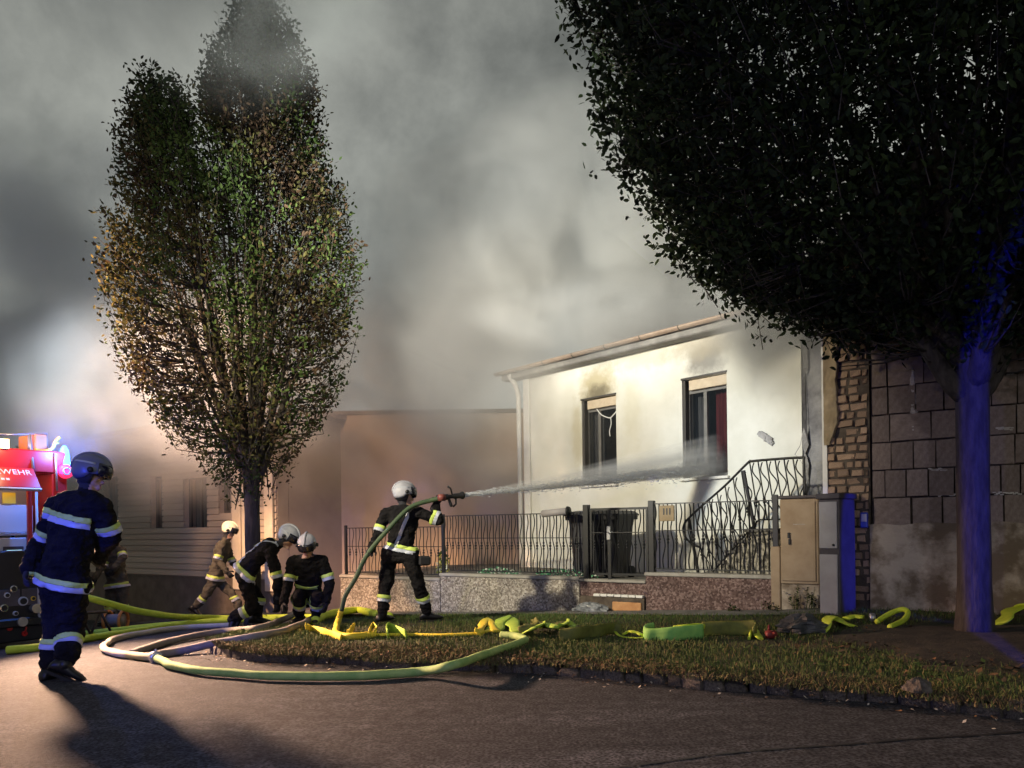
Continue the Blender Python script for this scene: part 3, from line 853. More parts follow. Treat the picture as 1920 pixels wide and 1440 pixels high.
# ------------------------------------------------------------------ ornamental iron bars
def bar_mesh(h, wavy, thick, knot_z, amp=.028, sides=4):
    mb = MB()
    if not wavy:
        mb.tube([(0, 0, 0), (0, 0, h)], thick, sides, smooth=False)
        for dz, rr in ((0, 2.0), (.045, 1.5), (-.045, 1.5)):
            zk = knot_z + dz
            mb.tube([(0, 0, zk - .018), (0, 0, zk - .008), (0, 0, zk + .008), (0, 0, zk + .018)], [thick * 1.0, thick * rr, thick * rr, thick * 1.0], 8)
    else:
        n = 26
        pts_ = [(amp * sin(2 * pi * (k / n) * 2.0) * (1 - .3 * abs(k / n - .5)), 0, h * k / n) for k in range(n + 1)]
        mb.tube(pts_, thick * .8, sides, smooth=False)
    return mb.mesh('iron_bar', [M_iron])
def tbar(me, root, name, p, xdir, lean=Vector((0, 0, 0)), h=1.0):
    z = (Vector((0, 0, 1)) + lean).normalized(); y = z.cross(xdir).normalized(); x = y.cross(z)
    M = Matrix(((x.x, y.x, z.x, p.x), (x.y, y.y, z.y, p.y), (x.z, y.z, z.z, p.z), (0, 0, 0, 1)))
    return piece(name, me, root, M)

# stair railing, leaning outwards
RV = -1.02
top_px = [(1283, 1003), (1281, 992), (1284, 981), (1293, 970), (1320, 945), (1360, 910), (1402, 868), (1410, 865), (1440, 862), (1503, 858), (1507, 864)]
def rail_pt(px, py): 
    u, z = hpt(px, py, RV - .10); return fp(HF, u, RV - .10, z)
rl = thing('stair_railing', fp(HF, ST, RV, YZ), 'black wrought iron stair railing rising to a level landing by the white wall', 'railing')
mb = MB(); tp = spline([rail_pt(*q) for q in [(1312, 1026), (1298, 1020), (1287, 1010)] + top_px + [(1509, 930)]], 5)
mb.tube(tp, .017, 8); mb.obj('handrail', M_iron, rl)
for (a, b) in (((1394, 882), (1416, 998)), ((1292, 974), (1309, 1075))):
    mb = MB(); ub, zb = hpt(*b, RV); mb.tube([rail_pt(*a), fp(HF, ub, RV, zb)], .024, 6, smooth=False); mb.obj('post', M_iron, rl)
def rail_z(u):
    best = min((abs((p - HO).dot(HX_) - u), p.z) for p in tp[20:-6]); return best[1]
u0, u1 = hu(1310, RV), hu(1505, RV)
nb = 13
mz = {}
ulist = np.linspace(u0 + .04, u1 - .05, nb)
low = MB(); lowpts = []
for k, u in enumerate(ulist):
    zt = rail_z(u - .02)
    stairz = YZ + .12 + (LZ - YZ) * min(max((u - ST) / (SE - ST), 0), 1)
    h = zt - stairz
    if h < .3: continue
    lean = (HN * -.10 + HX_ * -.10)
    me = bar_mesh(h, False, .0105, h * .30); tbar(me, rl, 'straight_bar', fp(HF, u + .05, RV, stairz), HX_, lean)
    mw = bar_mesh(h * .98, True, .0115, 0, .045); tbar(mw, rl, 'curled_bar', fp(HF, u + .05 + (u1 - u0) / nb * .5, RV, stairz), HX_, lean)
    lowpts.append(fp(HF, u + .05, RV, stairz))
low.tube(lowpts, .012, 6); low.obj('bottom_rail', M_iron, rl)

# ------------------------------------------------------------------ garden fence
T640, T826, T1085, T1217, T1450 = fence_t(641), fence_t(824), fence_t(1086), fence_t(1217), fence_t(1452)
TG0 = fence_t(1094)
fence = thing('garden_fence', F0 + FRX * 3.5 + Vector((0, 0, -.2)), 'low pebble dash wall topped with black wrought iron bars along the pavement', 'fence')
def wall_section(t0, t1, ztop, mat, capm):
    mb = MB(); mb.box(FEN, t0, t1, 0, .20, -1.0, ztop - .05); mb.obj('wall', mat, fence)
    mb = MB(); mb.box(FEN, t0 - .015, t1 + .015, -.025, .23, ztop - .048, ztop, bev=.008); mb.obj('coping', capm, fence)
M_cope = pbr('coping', (.27, .25, .22), (.36, .34, .30), .9, 6, 6, .3, 80)
ZL, ZM, ZR = .36, .465, .56
wall_section(T826 + .01, T640 + .05, ZL + .02, M_pebble, M_cope)
wall_section(T1085 + .012, T826 - .01, ZM, M_pebble, M_cope)
wall_section(T1450 - .1, T1217 + .06, ZR, M_pebble_red, M_cope)
def panel(t0, t1, zb, zt, n, barm=M_iron, wavy=True, post0=True):
    h = zt - zb - .04
    mb = MB(); mb.box(FEN, t0, t1, .085, .115, zb + .03, zb + .045); mb.obj('rail', M_iron, fence)
    mb = MB(); mb.box(FEN, t0, t1, .085, .115, zt - .015, zt); mb.obj('rail', M_iron, fence)
    mb = MB(); mb.box(FEN, t0, t1, .092, .108, zb + h * .62, zb + h * .62 + .012); mb.obj('rail', M_iron, fence)
    ms = bar_mesh(h, False, .0105, h * .46); mw = bar_mesh(h * .99, True, .0115, 0, .020)
    st_ = (t1 - t0) / n
    for k in range(n):
        tbar(ms, fence, 'straight_bar', fp(FEN, t0 + st_ * (k + .5), .1, zb + .03), FRX)
        tbar(mw, fence, 'curled_bar', fp(FEN, t0 + st_ * (k + 1), .1, zb + .03), FRX)
panel(T826 + .03, T640 - .02, ZL + .03, 1.255, 14)
panel(T1085 + .03, T826 - .03, ZM + .01, 1.435, 22)
panel(T1450 + .03, T1217 - .05, ZR + .01, 1.535, 13)
for t, w, zt in ((T640, .022, 1.30), (T826, .026, 1.46), (T1450 + .01, .035, 1.60)):
    mb = MB(); mb.box(FEN, t - w, t + w, .075, .125, ZL, zt, bev=.004); mb.obj('post', M_iron, fence)
# gate
gate = thing('garden_gate', fp(FEN, (TG0 + T1217) / 2, .1, .0), 'black iron garden gate between two posts in front of the bins', 'gate')
for t, w, zt in ((TG0, .045, 1.545), (T1217, .042, 1.575)):
    mb = MB(); mb.box(FEN, t - w, t + w, .06, .15, .36, zt, bev=.006); mb.obj('gate_post', M_iron, gate)
ga, gb = T1217 + .06, TG0 - .06
mb = MB(); gz0, gz1 = .50, 1.49
mb.box(FEN, ga, gb, .09, .125, gz1 - .035, gz1); mb.box(FEN, ga, gb, .09, .125, gz0, gz0 + .03); mb.box(FEN, ga, ga + .03, .09, .125, gz0 + .031, gz1 - .036); mb.box(FEN, gb - .03, gb, .09, .125, gz0 + .031, gz1 - .036)
mb.box(FEN, ga + .031, gb - .031, .098, .115, 1.12, 1.133)
mb.obj('gate_frame', M_iron, gate)
ms = bar_mesh(gz1 - gz0 - .06, False, .0105, .42); mw = bar_mesh(gz1 - gz0 - .07, True, .0115, 0, .022)
ng = 7
for k in range(ng):
    t = ga + (gb - ga) * (k + .5) / ng
    tbar(ms, gate, 'straight_bar', fp(FEN, t, .107, gz0 + .03), FRX); tbar(mw, gate, 'curled_bar', fp(FEN, t + (gb - ga) / ng * .5, .107, gz0 + .03), FRX)
tm = fence_t(1138)
mb = MB(); mb.box(FEN, tm - .028, tm + .028, .065, .088, -.02, 1.46, bev=.004); mb.obj('centre_post', M_iron, gate)
mb = MB(); mb.box(FEN, tm - .03, tm + .03, .04, .064, 1.02, 1.22, bev=.006); lk_ = mb.obj('lock_plate', M_alu, gate)
mb = MB(); mb.tube([fp(FEN, tm, .04, 1.13), fp(FEN, tm, -.01, 1.13), fp(FEN, tm - .10, -.01, 1.13)], .009, 8); mb.obj('handle', M_chrome, lk_)
# steps at the gate
gs = thing('gate_steps', fp(FEN, (TG0 + T1217) / 2, .1, -.1), 'low steps with a white nosing below the garden gate', 'steps')
mb = MB(); mb.box(FEN, T1217 + .065, T1085 + .01, .03, .22, -1, .40); mb.obj('upper_step', M_pebble_red, gs)
mb = MB(); mb.box(FEN, T1217 + .065, T1085 + .01, -.01, .22, .402, .44, bev=.006); mb.obj('step_slab', M_cope, gs)
mb = MB()
for k in range(9):
    a = T1217 + .09 + k * .112
    if a + .10 > TG0 - .1: break
    mb.box(FEN, a, a + .104, -.06, .028, .195 + random.uniform(-.006, .006), .232, bev=.006)
mb.obj('nosing', M_trim_white, gs, 'white nosing strip')
mb = MB(); mb.box(FEN, T1217 + .07, T1085 - .02, -.045, .027, -.9, .19); mb.obj('lower_step', M_mortar, gs)
mb = MB(); mb.box(FEN, fence_t(1204), fence_t(1150), -.075, -.047, -.09, .13, bev=.008); mb.obj('terracotta_tile', pbr('terracotta', (.42, .20, .08), (.52, .28, .12), .8, 9, 6, .3, 50), gs, 'orange terracotta tile')
# crumpled plastic sheet on the step left
def crumple(name, c, sx, sy, sz, mats, label, cat, seed, n=(18, 10)):
    mb = MB(); R = []
    for j in range(n[1] + 1):
        ph = pi / 2 * (1 - j / n[1]) ; ring = []
        for i in range(n[0]):
            a = 2 * pi * i / n[0]
            rr = 1 + .28 * noise.noise(Vector((cos(a) * 2.2, sin(a) * 2.2, seed + j * .35))) + .14 * sin(5 * a + j + seed)
            ring.append(Vector(c) + FRX * (cos(a) * sx * cos(pi / 2 - ph) * rr if False else cos(a) * sx * sin(pi / 2 * (1 - j / n[1])) * rr) + FRN * (sin(a) * sy * sin(pi / 2 * (1 - j / n[1])) * rr) + Vector((0, 0, sz * (1 - (1 - j / n[1]) ** 2) * (1 + .2 * noise.noise(Vector((a, j * .5, seed)))))))
        R.append(ring)
    mb.loft(R, 0, False, True)
    return mb.obj(name, mats, None, label, cat)
pcen = fp(FEN, fence_t(1120), -.22, 0); pcen.z = zf(pcen.x, pcen.y) + VL + .012
crumple('plastic_sheet', pcen, .27, .10, .13, pbr('crumpled_plastic', (.08, .085, .09), (.26, .27, .28), .35, 12), 'crumpled grey plastic sheet heaped below the garden gate', 'plastic sheet', 3.0)
# number plate / letter plate on the fence and newspaper tube
pl = thing('fence_plaque', fp(FEN, fence_t(1247), .06, 1.35), 'small brown plate fixed to the fence right of the gate', 'plate')
mb = MB(); pa, pb = fence_t(1262), fence_t(1234); mb.box(FEN, pa, pb, .04, .075, 1.28, 1.50, bev=.006); mb.obj('plate_body', M_patch, pl)
mb = MB()
for k in range(3): mb.box(FEN, pa + .05 + k * .045, pa + .068 + k * .045, .034, .039, 1.37, 1.46)
mb.obj('slot', M_iron, pl)
nt_ = thing('newspaper_tube', P(1045, 960, 11.25), 'pale horizontal newspaper tube with a dark round end on the fence', 'letter tube')
tdir = (FRX * -1)
c0 = fp(FEN, fence_t(1019), -.02, 1.425); c1 = fp(FEN, fence_t(1066), -.02, 1.455)
mb = MB(); mb.tube([c0, c1], .055, 20); mb.obj('tube', M_cab_front, nt_)
mb = MB(); mb.tube([c1, c1 + (c1 - c0).normalized() * .012, c1 + (c1 - c0).normalized() * .03], [.074, .074, .066], 20); mb.obj('end_cap', M_black, nt_)
mb = MB(); mb.box(FEN, fence_t(1048), fence_t(1040), .0, .085, 1.40, 1.44); mb.obj('bracket', M_iron, nt_)

# bins in the yard behind the gate
def wheelie(c, ang, label, body, seed):
    r = thing('wheelie_bin', c, label, 'bin', 'black bins behind the garden gate')
    fr = frame(c, ang)
    def ring(z, a, b): return [fp(fr, x, y, z) for x, y in ((-a, -b), (-a + .04, -b - .03), (a - .04, -b - .03), (a, -b), (a + .03, -b + .04), (a + .03, b - .04), (a, b), (-a, b), (-a - .03, b - .04), (-a - .03, -b + .04))]
    mb = MB(); mb.loft([ring(.06, .185, .20), ring(.10, .19, .205), ring(.80, .235, .26), ring(.92, .25, .28)], 0, False); mb.obj('bin_body', body, r)
    mb = MB(); mb.loft([ring(.90, .285, .315), ring(.96, .29, .32)], 0, False); mb.obj('rim', body, r)
    mb = MB(); mb.loft([ring(.962, .30, .335), ring(.985, .30, .335), ring(1.03, .25, .28), ring(1.045, .15, .18)], 0, False); mb.obj('lid', body, r)
    mb = MB(); mb.tube([fp(fr, -.2, .36, .93), fp(fr, -.2, .42, .96), fp(fr, .2, .42, .96), fp(fr, .2, .36, .93)], .017, 8); mb.obj('handle', body, r)
    for s_ in (-1, 1):
        mb = MB(); mb.tube([fp(fr, s_ * .20, .22, .09), fp(fr, s_ * .25, .22, .09)], .09, 18); mb.obj('wheel', M_rubber, r)
    for k in range(3):
        mb = MB(); mb.box(fr, -.11 + k * .09, -.085 + k * .09, -.285, -.23, .14, .7); mb.obj('rib', M_bin_grey, r)
    return r
fa = math.atan2(-.552, .834)
wheelie(Vector((*fp(FEN, fence_t(1072), .62, 0).xy, YZ)), fa + .1, 'black wheelie bin with grey ribs behind the left gate post', M_bin_grey, 1)
wheelie(Vector((*fp(FEN, fence_t(1108), .66, 0).xy, YZ)), fa - .15, 'black wheelie bin with open flared rim behind the gate, right of its twin', M_bin, 2)

# plants behind the fence
M_mint = pbr('mint_leaf', (.10, .42, .20), (.16, .52, .28), .7, 10)
M_mint2 = pbr('pale_petal', (.62, .66, .60), None, .8)
M_yel = pbr('yellow_petal', (.62, .60, .10), None, .8)
def low_plant(name, c, rx, ry, h, n, mats, label, seed, size=.05):
    r = random.Random(seed); mb = MB()
    for _ in range(n):
        a = r.uniform(0, 2 * pi); q = math.sqrt(r.random())
        p = Vector(c) + FRX * (cos(a) * q * rx) + FRN * (sin(a) * q * ry) + Vector((0, 0, r.uniform(.02, h) * (1 - .5 * q)))
        d = Vector((r.gauss(0, 1), r.gauss(0, 1), r.uniform(.2, 1.2))).normalized(); s = d.cross(Vector((r.gauss(0, 1), r.gauss(0, 1), r.gauss(0, .5)))).normalized()
        L = size * r.uniform(.6, 1.3)
        mb.add([p - d * L * .5, p + s * L * .3, p + d * L * .5, p - s * L * .3], [(0, 1, 2, 3)], r.randrange(len(mats)))
    o = thing(name, Vector(c), label, 'plant')
    mb.obj('leaves', mats, o)
    mb2 = MB()
    for _ in range(9):
        a = r.uniform(0, 2 * pi); q = r.random() * .8
        p = Vector(c) + FRX * (cos(a) * q * rx) + FRN * (sin(a) * q * ry); mb2.tube([p - Vector((0, 0, .03)), p + Vector((0, 0, h * .6))], .004, 4)
    mb2.obj('stem', M_gr1, o)
    return o
low_plant('ground_plant', fp(FEN, fence_t(1035), .42, YZ), .55, .12, .17, 420, [M_mint, M_mint, M_mint2], 'low mint green plant behind the fence beside the bins', 31)
low_plant('flowering_plant', fp(FEN, fence_t(905), .45, YZ), .45, .12, .15, 300, [M_mint, M_mint2, M_mint2, M_mint], 'low plant with white flowers behind the middle of the fence', 32)
low_plant('tall_flower', fp(FEN, fence_t(795), .5, YZ), .12, .10, .62, 130, [M_yel, M_mint2, M_gr1], 'pale yellow flower clump behind the fence beside the hose man', 33, .07)

# ------------------------------------------------------------------ cabinets beside the wall
pier_px = (1446, 1464)
t0, t1 = fence_t(1464), fence_t(1446)
mb = MB(); mb.box(FEN, t0 + .003, t1, -.05, .22, -.6, .93, bev=.01)
mb.obj('gate_pier', M_cab, None, 'narrow beige pier at the right end of the fence', 'pier')
cab = thing('meter_cabinet', fp(FEN, fence_t(1500), 0, .1), 'beige meter cabinet with a dark handle beside the fence', 'cabinet')
a, b = fence_t(1536), fence_t(1465)
mb = MB(); mb.box(FEN, a, b, -.06, .24, .46, 1.535, bev=.01); mb.obj('cabinet_body', M_cab, cab)
mb = MB(); mb.box(FEN, a - .02, b + .02, -.09, .26, 1.537, 1.575, bev=.01); mb.obj('lid', M_cab_dark, cab)
mb = MB(); mb.box(FEN, a + .03, b - .02, -.078, -.061, .50, 1.50, bev=.006); dr = mb.obj('door', M_cab, cab)
hc = fence_t(1482)
mb = MB(); mb.box(FEN, hc - .014, hc + .014, -.105, -.079, 1.04, 1.11, bev=.004); mb.box(FEN, hc - .02, hc + .004, -.105, -.079, .96, 1.03, bev=.004); mb.obj('handle', M_black, dr)
mb = MB(); mb.box(FEN, fence_t(1512), fence_t(1490), -.083, -.0785, 1.21, 1.216); mb.obj('label_line', M_lime, dr)
mb = MB(); mb.box(FEN, a, b, -.04, .24, -.6, .458, bev=.01); mb.obj('stone_base', M_oldplinth, cab, 'mottled stone base')
cb2 = thing('junction_cabinet', fp(FEN, fence_t(1555), -.1, .1), 'tall grey two door cabinet with a dark cap against the brick pier', 'cabinet')
DC2 = 8.72
q0 = Vector((3.594, 8.75, 0))
cfr = (Vector((q0.x, q0.y, 0)), Vector((.615, -.788, 0)).normalized(), Vector((.788, .615, 0)).normalized(), Vector((0, 0, 1)))
cw = .25; cdp = .36
zb_ = zf(q0.x, q0.y) + .02
mb = MB(); mb.box(cfr, 0, cw, 0, cdp, zb_ - .3, 1.50, bev=.008); mb.obj('cabinet_body', M_cab_dark, cb2)
mb = MB(); mb.box(cfr, -.02, cw + .02, -.03, cdp + .02, 1.502, 1.565, bev=.008); mb.obj('cap', M_cab_dark, cb2)
mb = MB(); mb.box(cfr, .012, cw - .02, -.018, -.001, .93, 1.47, bev=.005); d1 = mb.obj('door', M_cab_front, cb2)
mb = MB(); mb.tube([fp(cfr, cw - .06, -.019, .97), fp(cfr, cw - .06, -.03, .97)], .014, 10); mb.obj('lock', M_black, d1)
mb = MB(); mb.box(cfr, .012, cw - .02, -.018, -.001, zb_ + .03, .86, bev=.005); mb.obj('door', M_cab_front, cb2)

# ------------------------------------------------------------------ brick pier and block wall
BF = (Vector((3.80, 9.02, 0)), Vector((.834, -.552, 0)), Vector((.552, .834, 0)), Vector((0, 0, 1)))  # u to the right, v behind
def bu(px): p = on_plane(px, HY, BF[0], BF[2]); return (p - BF[0]).dot(BF[1])
def bz(px, py): return on_plane(px, py, BF[0], BF[2]).z
BP0, BP1 = 0.0, bu(1634)
pier = thing('brick_pier', fp(BF, .2, .1, .1), 'weathered red brick wall end with crumbling plaster beside the white house', 'brick wall')
mb = MB(); mb.box(BF, BP0 + .02, BP1 - .012, .035, .5, -.5, 4.6); mb.obj('mortar_core', M_mortar, pier)
mbk = MB(); mbk.box(WORLD, -.5, .5, -.5, .5, -.5, .5, bev=.10)
brick_variants = []
for k in range(5):
    me = mbk.mesh('brick', [M_brick]); rr = random.Random(k)
    for v in me.vertices: v.co += Vector((rr.uniform(-.06, .06), rr.uniform(-.1, .1), rr.uniform(-.12, .12)))
    brick_variants.append(me)
rb = random.Random(3)
z = .30; row = 0
while z < 4.3:
    h = .098
    u = BP0 - rb.uniform(0, .1) if row % 2 else BP0
    u = BP0
    first = True
    while u < BP1 - .03:
        L = rb.choice((.10, .13, .16, .19, .21)) if not (first and row % 2) else .11
        first = False
        L = min(L, BP1 - .02 - u)
        covered = False
        if L > .04 and not covered and rb.random() > .03:
            prot = rb.uniform(-.026, .014)
            M = fmat(BF) @ Matrix.Translation((u + L / 2, .03 + prot + .05, z + h / 2 - .005)) @ Matrix.Rotation(rb.uniform(-.05, .05), 4, 'Y') @ Matrix.Rotation(rb.uniform(-.06, .06), 4, 'Z') @ Matrix.Diagonal((L - rb.uniform(.014, .03), .13, h - rb.uniform(.016, .03), 1))
            piece('brick', rb.choice(brick_variants), pier, M)
        u += L
    z += h; row += 1
# plaster sheet still clinging to the left edge
n1, n2 = 14, 90; zt0, zt1 = 2.16, 4.4; V = []
for j in range(n2 + 1):
    zz = zt0 + (zt1 - zt0) * j / n2
    w = .15 + .045 * noise.noise(Vector((0, zz * 1.9, 4))) + .03 * noise.noise(Vector((3, zz * 7, 4))) + .012 * noise.noise(Vector((3, zz * 22, 4)))
    w *= min(1, .35 + j / 16)
    for i in range(n1 + 1):
        u = BP0 - .01 + (w + .01) * i / n1
        d_ = -.040 + .018 * noise.noise(Vector((u * 9, zz * 9, 1))) + .010 * noise.noise(Vector((u * 26, zz * 26, 5)))
        if i == n1: d_ = .03
        V.append(fp(BF, u, d_, zz))
I = np.arange((n1 + 1) * (n2 + 1)).reshape(n2 + 1, n1 + 1)
Fp = np.stack([I[:-1, :-1], I[:-1, 1:], I[1:, 1:], I[1:, :-1]], -1).reshape(-1, 4)
put(bpy.data.objects.new('plaster_sheet', mesh_np('plaster_sheet', V, Fp, [M_patch], smooth=True)), pier)
mb = MB(); mb.box(BF, BP0 - .035, BP0 + .018, -.01, .5, -.4, 4.6); mb.obj('plaster_edge', M_trim_white, pier, 'pale plastered edge facing the white house')

bw = thing('block_wall', fp(BF, 1.4, .1, .1), 'grey brown concrete block wall on a peeling plaster base behind the big tree', 'wall')
ZB0 = bz(1700, 985)
mb = MB(); mb.box(BF, BP1, 5.5, .085, .40, ZB0 - .02, 5.0); mb.obj('mortar_core', M_mortar, bw)
mbk = MB(); mbk.box(WORLD, -.5, .5, -.5, .5, -.5, .5, bev=.018)
block_variants = []
for k in range(4):
    me = mbk.mesh('block', [M_block]); rr = random.Random(50 + k)
    for v in me.vertices: v.co += Vector((rr.uniform(-.014, .014), rr.uniform(-.03, .03), rr.uniform(-.022, .022)))
    block_variants.append(me)
# measured vertical joints of the lowest courses (pixel columns), irregular above
courses = [[1636, 1709, 1768, 1845, 1882, 1925], [1636, 1660, 1699, 1742, 1790, 1840, 1877, 1915], [1636, 1672, 1714, 1756, 1800, 1850, 1905],
           [1636, 1670, 1748, 1795, 1848, 1908], [1636, 1668, 1720, 1772, 1830, 1862, 1911], [1636, 1667, 1735, 1790, 1840, 1875, 1925]]
CH = .322
rb = random.Random(9)
for c_i in range(13):
    z0 = ZB0 + c_i * CH
    cpx = courses[c_i % len(courses)]
    us_ = [bu(x) for x in cpx]
    while us_[-1] < 3.6: us_.append(us_[-1] + rb.uniform(.26, .5))
    for a, b in zip(us_[:-1], us_[1:]):
        gp = rb.choice((.010, .012, .022))
        M = fmat(BF) @ Matrix.Translation(((a + b) / 2, .10 + rb.uniform(-.008, .006), z0 + CH / 2)) @ Matrix.Rotation(rb.uniform(-.006, .006), 4, 'Y') @ Matrix.Diagonal((b - a - gp, .15, CH - .012, 1))
        piece('block', rb.choice(block_variants), bw, M)
# lime mortar runs
mb = MB()
def smear(px, y0, y1, w):
    n_ = 40; u0_ = bu(px); za, zb_ = bz(px, y0), bz(px, y1); R = []
    for k in range(n_ + 1):
        t = k / n_; zz = za + (zb_ - za) * t; k1 = noise.noise(Vector((t * 9, 1, 3))); k2 = noise.noise(Vector((t * 13, 7, 3))); k3 = noise.noise(Vector((t * 21, 4, 8)))
        env = min(1, t * 6, (1 - t) * 6) * .8 + .2
        l_ = -w * env * (.55 + .9 * k1); r_ = w * env * (.55 + .9 * k2); l_, r_ = min(l_, -.004), max(r_, .004); th = .006 + .018 * abs(k3)
        c_ = u0_ + .03 * noise.noise(Vector((t * 3.2, 2, 2)))
        R.append([fp(BF, c_ + l_, .032, zz), fp(BF, c_ + l_ * .5, .030 - th, zz), fp(BF, c_ + r_ * .5, .030 - th, zz), fp(BF, c_ + r_, .032, zz)])
    mb.loft(R, 0, False)
smear(1714, 690, 815, .05); smear(1838, 700, 760, .03)
mb.obj('mortar_smear', M_lime, bw, 'pale run of mortar')
mb = MB()
for (x0, x1, y) in ((1742, 1775, 880), (1750, 1792, 928), (1862, 1915, 925), (1872, 1900, 803), (1880, 1905, 700)):
    n_ = 14
    for k in range(n_):
        u = bu(x0 + (x1 - x0) * (k + .5) / n_); zz = bz(x0 + (x1 - x0) * k / n_, y) + random.uniform(-.012, .012)
        mb.box((fp(BF, u, .015, zz), BF[1], BF[2], BF[3]), -.015 * random.random() - .006, .02, .004, .02, -.010 * random.random() - .002, .008 * random.random() + .002, bev=.002)
mb.obj('mortar_joint', M_lime, bw, 'squeezed pale mortar joint')
# old peeling plaster base: rough sheet
n1, n2 = 110, 30
V = []; 
for j in range(n2 + 1):
    for i in range(n1 + 1):
        u = BP1 - .02 + (3.9 - BP1) * i / n1; zz = -.35 + (ZB0 + .03 + .35) * j / n2
        top = ZB0 + .02 + .035 * noise.noise(Vector((u * 3.2, 0, 2)))
        zz = min(zz, top) if j == n2 else zz
        d = .045 * noise.noise(Vector((u * 1.8, zz * 1.8, 1))) + .025 * noise.noise(Vector((u * 6, zz * 6, 5))) + (.05 if noise.noise(Vector((u * 1.5, zz * 2.2, 9))) > .18 else 0)
        V.append(fp(BF, u, .0 + d * .55 - .02, zz))
I = np.arange((n1 + 1) * (n2 + 1)).reshape(n2 + 1, n1 + 1)
Fp = np.stack([I[:-1, :-1], I[:-1, 1:], I[1:, 1:], I[1:, :-1]], -1).reshape(-1, 4)
pb_ = bpy.data.objects.new('plaster_base', mesh_np('plaster_base', V, Fp, [M_oldplinth], smooth=True)); put(pb_, bw); tag(pb_, 'peeling pale plaster base')
mb = MB(); mb.box(BF, BP1, 5.5, .03, .40, -.5, ZB0 - .022); mb.obj('base_core', M_mortar, bw)

# ------------------------------------------------------------------ left: clad house and tan outbuilding
LFm = (F0 + FRN * .0, FRX * -1, FRN, Vector((0, 0, 1)))   # u to the right along the street line
def lu(px): p = on_plane(px, HY, F0, FRN); return (p - F0).dot(FRX * -1)
def lz(px, py): return on_plane(px, py, F0, FRN).z
ch = thing('clad_house', fp(LFm, lu(300), .2, -.8), 'tan house with horizontal cladding half lost in smoke on the left', 'house')
uL, uR = lu(60), lu(519)
wins = [(lu(283), lu(305), lz(294, 993), lz(294, 893)), (lu(345), lu(389), lz(367, 993), lz(367, 893)), (lu(411), lu(434), lz(420, 962), lz(420, 858)), (lu(195), lu(222), lz(207, 996), lz(207, 893))]
ZP = lz(300, 1080); ZT = 3.55
mb = MB(); holes_wall(mb, LFm, uL, uR, -1.6, ZT, wins, .03, .3); mb.box(LFm, uR - .2, uR - .001, .31, 5, -1.6, ZT); mb.obj('wall', M_tan, ch)
mb = MB(); mb.box(LFm, uL, uR - .002, -.035, .025, -1.6, ZP - .012); mb.box(LFm, uL, uR - .002, -.05, .025, ZP - .011, ZP + .02); mb.obj('plinth', M_plinth, ch)
pm = MB(); pm.box(WORLD, -.5, .5, -.5, .5, -.5, .5, bev=.06); plank_me = pm.mesh('plank', [M_plank])
cols = sorted([(w[0], w[1], w[2], w[3]) for w in wins])
zz = ZP + .025; ph = .135
while zz < ZT - .05:
    segs = [(uL, uR - .003)]
    for w in cols:
        if w[2] < zz + ph * .5 < w[3]:
            new = []
            for a, b in segs:
                if a < w[0] < b: new += [(a, w[0]), (w[1], b)]
                else: new.append((a, b))
            segs = new
    for a, b in segs:
        if b - a < .05: continue
        M = fmat(LFm) @ Matrix.Translation(((a + b) / 2, .008 + random.uniform(-.003, .003), zz + ph / 2)) @ Matrix.Rotation(-.07, 4, 'X') @ Matrix.Diagonal((b - a - .004, .034, ph - .012, 1))
        piece('plank', plank_me, ch, M)
    zz += ph
for w in wins:
    window(ch, LFm, w, split=.5, box=False, framem=M_dark_frame)
mb = MB()
for w in wins: mb.box(LFm, w[0] + .0, w[1] - .0, .32, 1.4, w[2], w[3])
mb.obj('room_interior', M_room, ch)
for (x0, x1) in ((440, 456), (458, 474), (500, 516)):
    mb = MB(); mb.box(LFm, lu(x0), lu(x1), -.07, -.02, -.0, ZT - .25, bev=.01); mb.obj('pilaster', M_column, ch)
mb = MB(); mb.box(LFm, uL - .3, uR + .1, -.25, .3, ZT, ZT + .08); mb.add([fp(LFm, uL - .3, -.3, ZT + .082), fp(LFm, uR + .12, -.3, ZT + .082), fp(LFm, uR + .12, 3.5, ZT + .25), fp(LFm, uL - .3, 3.5, ZT + .25), fp(LFm, uL - .3, 3.5, ZT + .09), fp(LFm, uR + .12, 3.5, ZT + .09)], [(0, 1, 2, 3), (0, 3, 4), (1, 5, 2), (2, 5, 4, 3)])
mb.obj('roof', M_roof, ch)
ob = thing('outbuilding', P(760, 1080, 16.4), 'plain tan rendered outbuilding behind the fence left of the white house', 'outbuilding')
DW = 16.4
x0 = P(521, 900, DW).x; x1 = P(1010, 900, DW).x
mb = MB(); mb.box(WORLD, x0, x1, DW, DW + 4, -1.2, 3.74); mb.obj('wall', M_tan, ob)
mb = MB(); mb.box(WORLD, x0 - .05, x1 + .05, DW - .07, DW + 4, 3.742, 3.82); mb.obj('roof', M_plinth, ob)
mb = MB(); mb.box(WORLD, x0 + .02, x0 + .16, DW - .06, DW - .002, -1.0, 3.70); mb.obj('downpipe', M_side, ob)
mb = MB(); mb.box(WORLD, x0, x1, DW - .04, DW - .003, -1.1, .25); mb.obj('plinth', M_cope, ob)

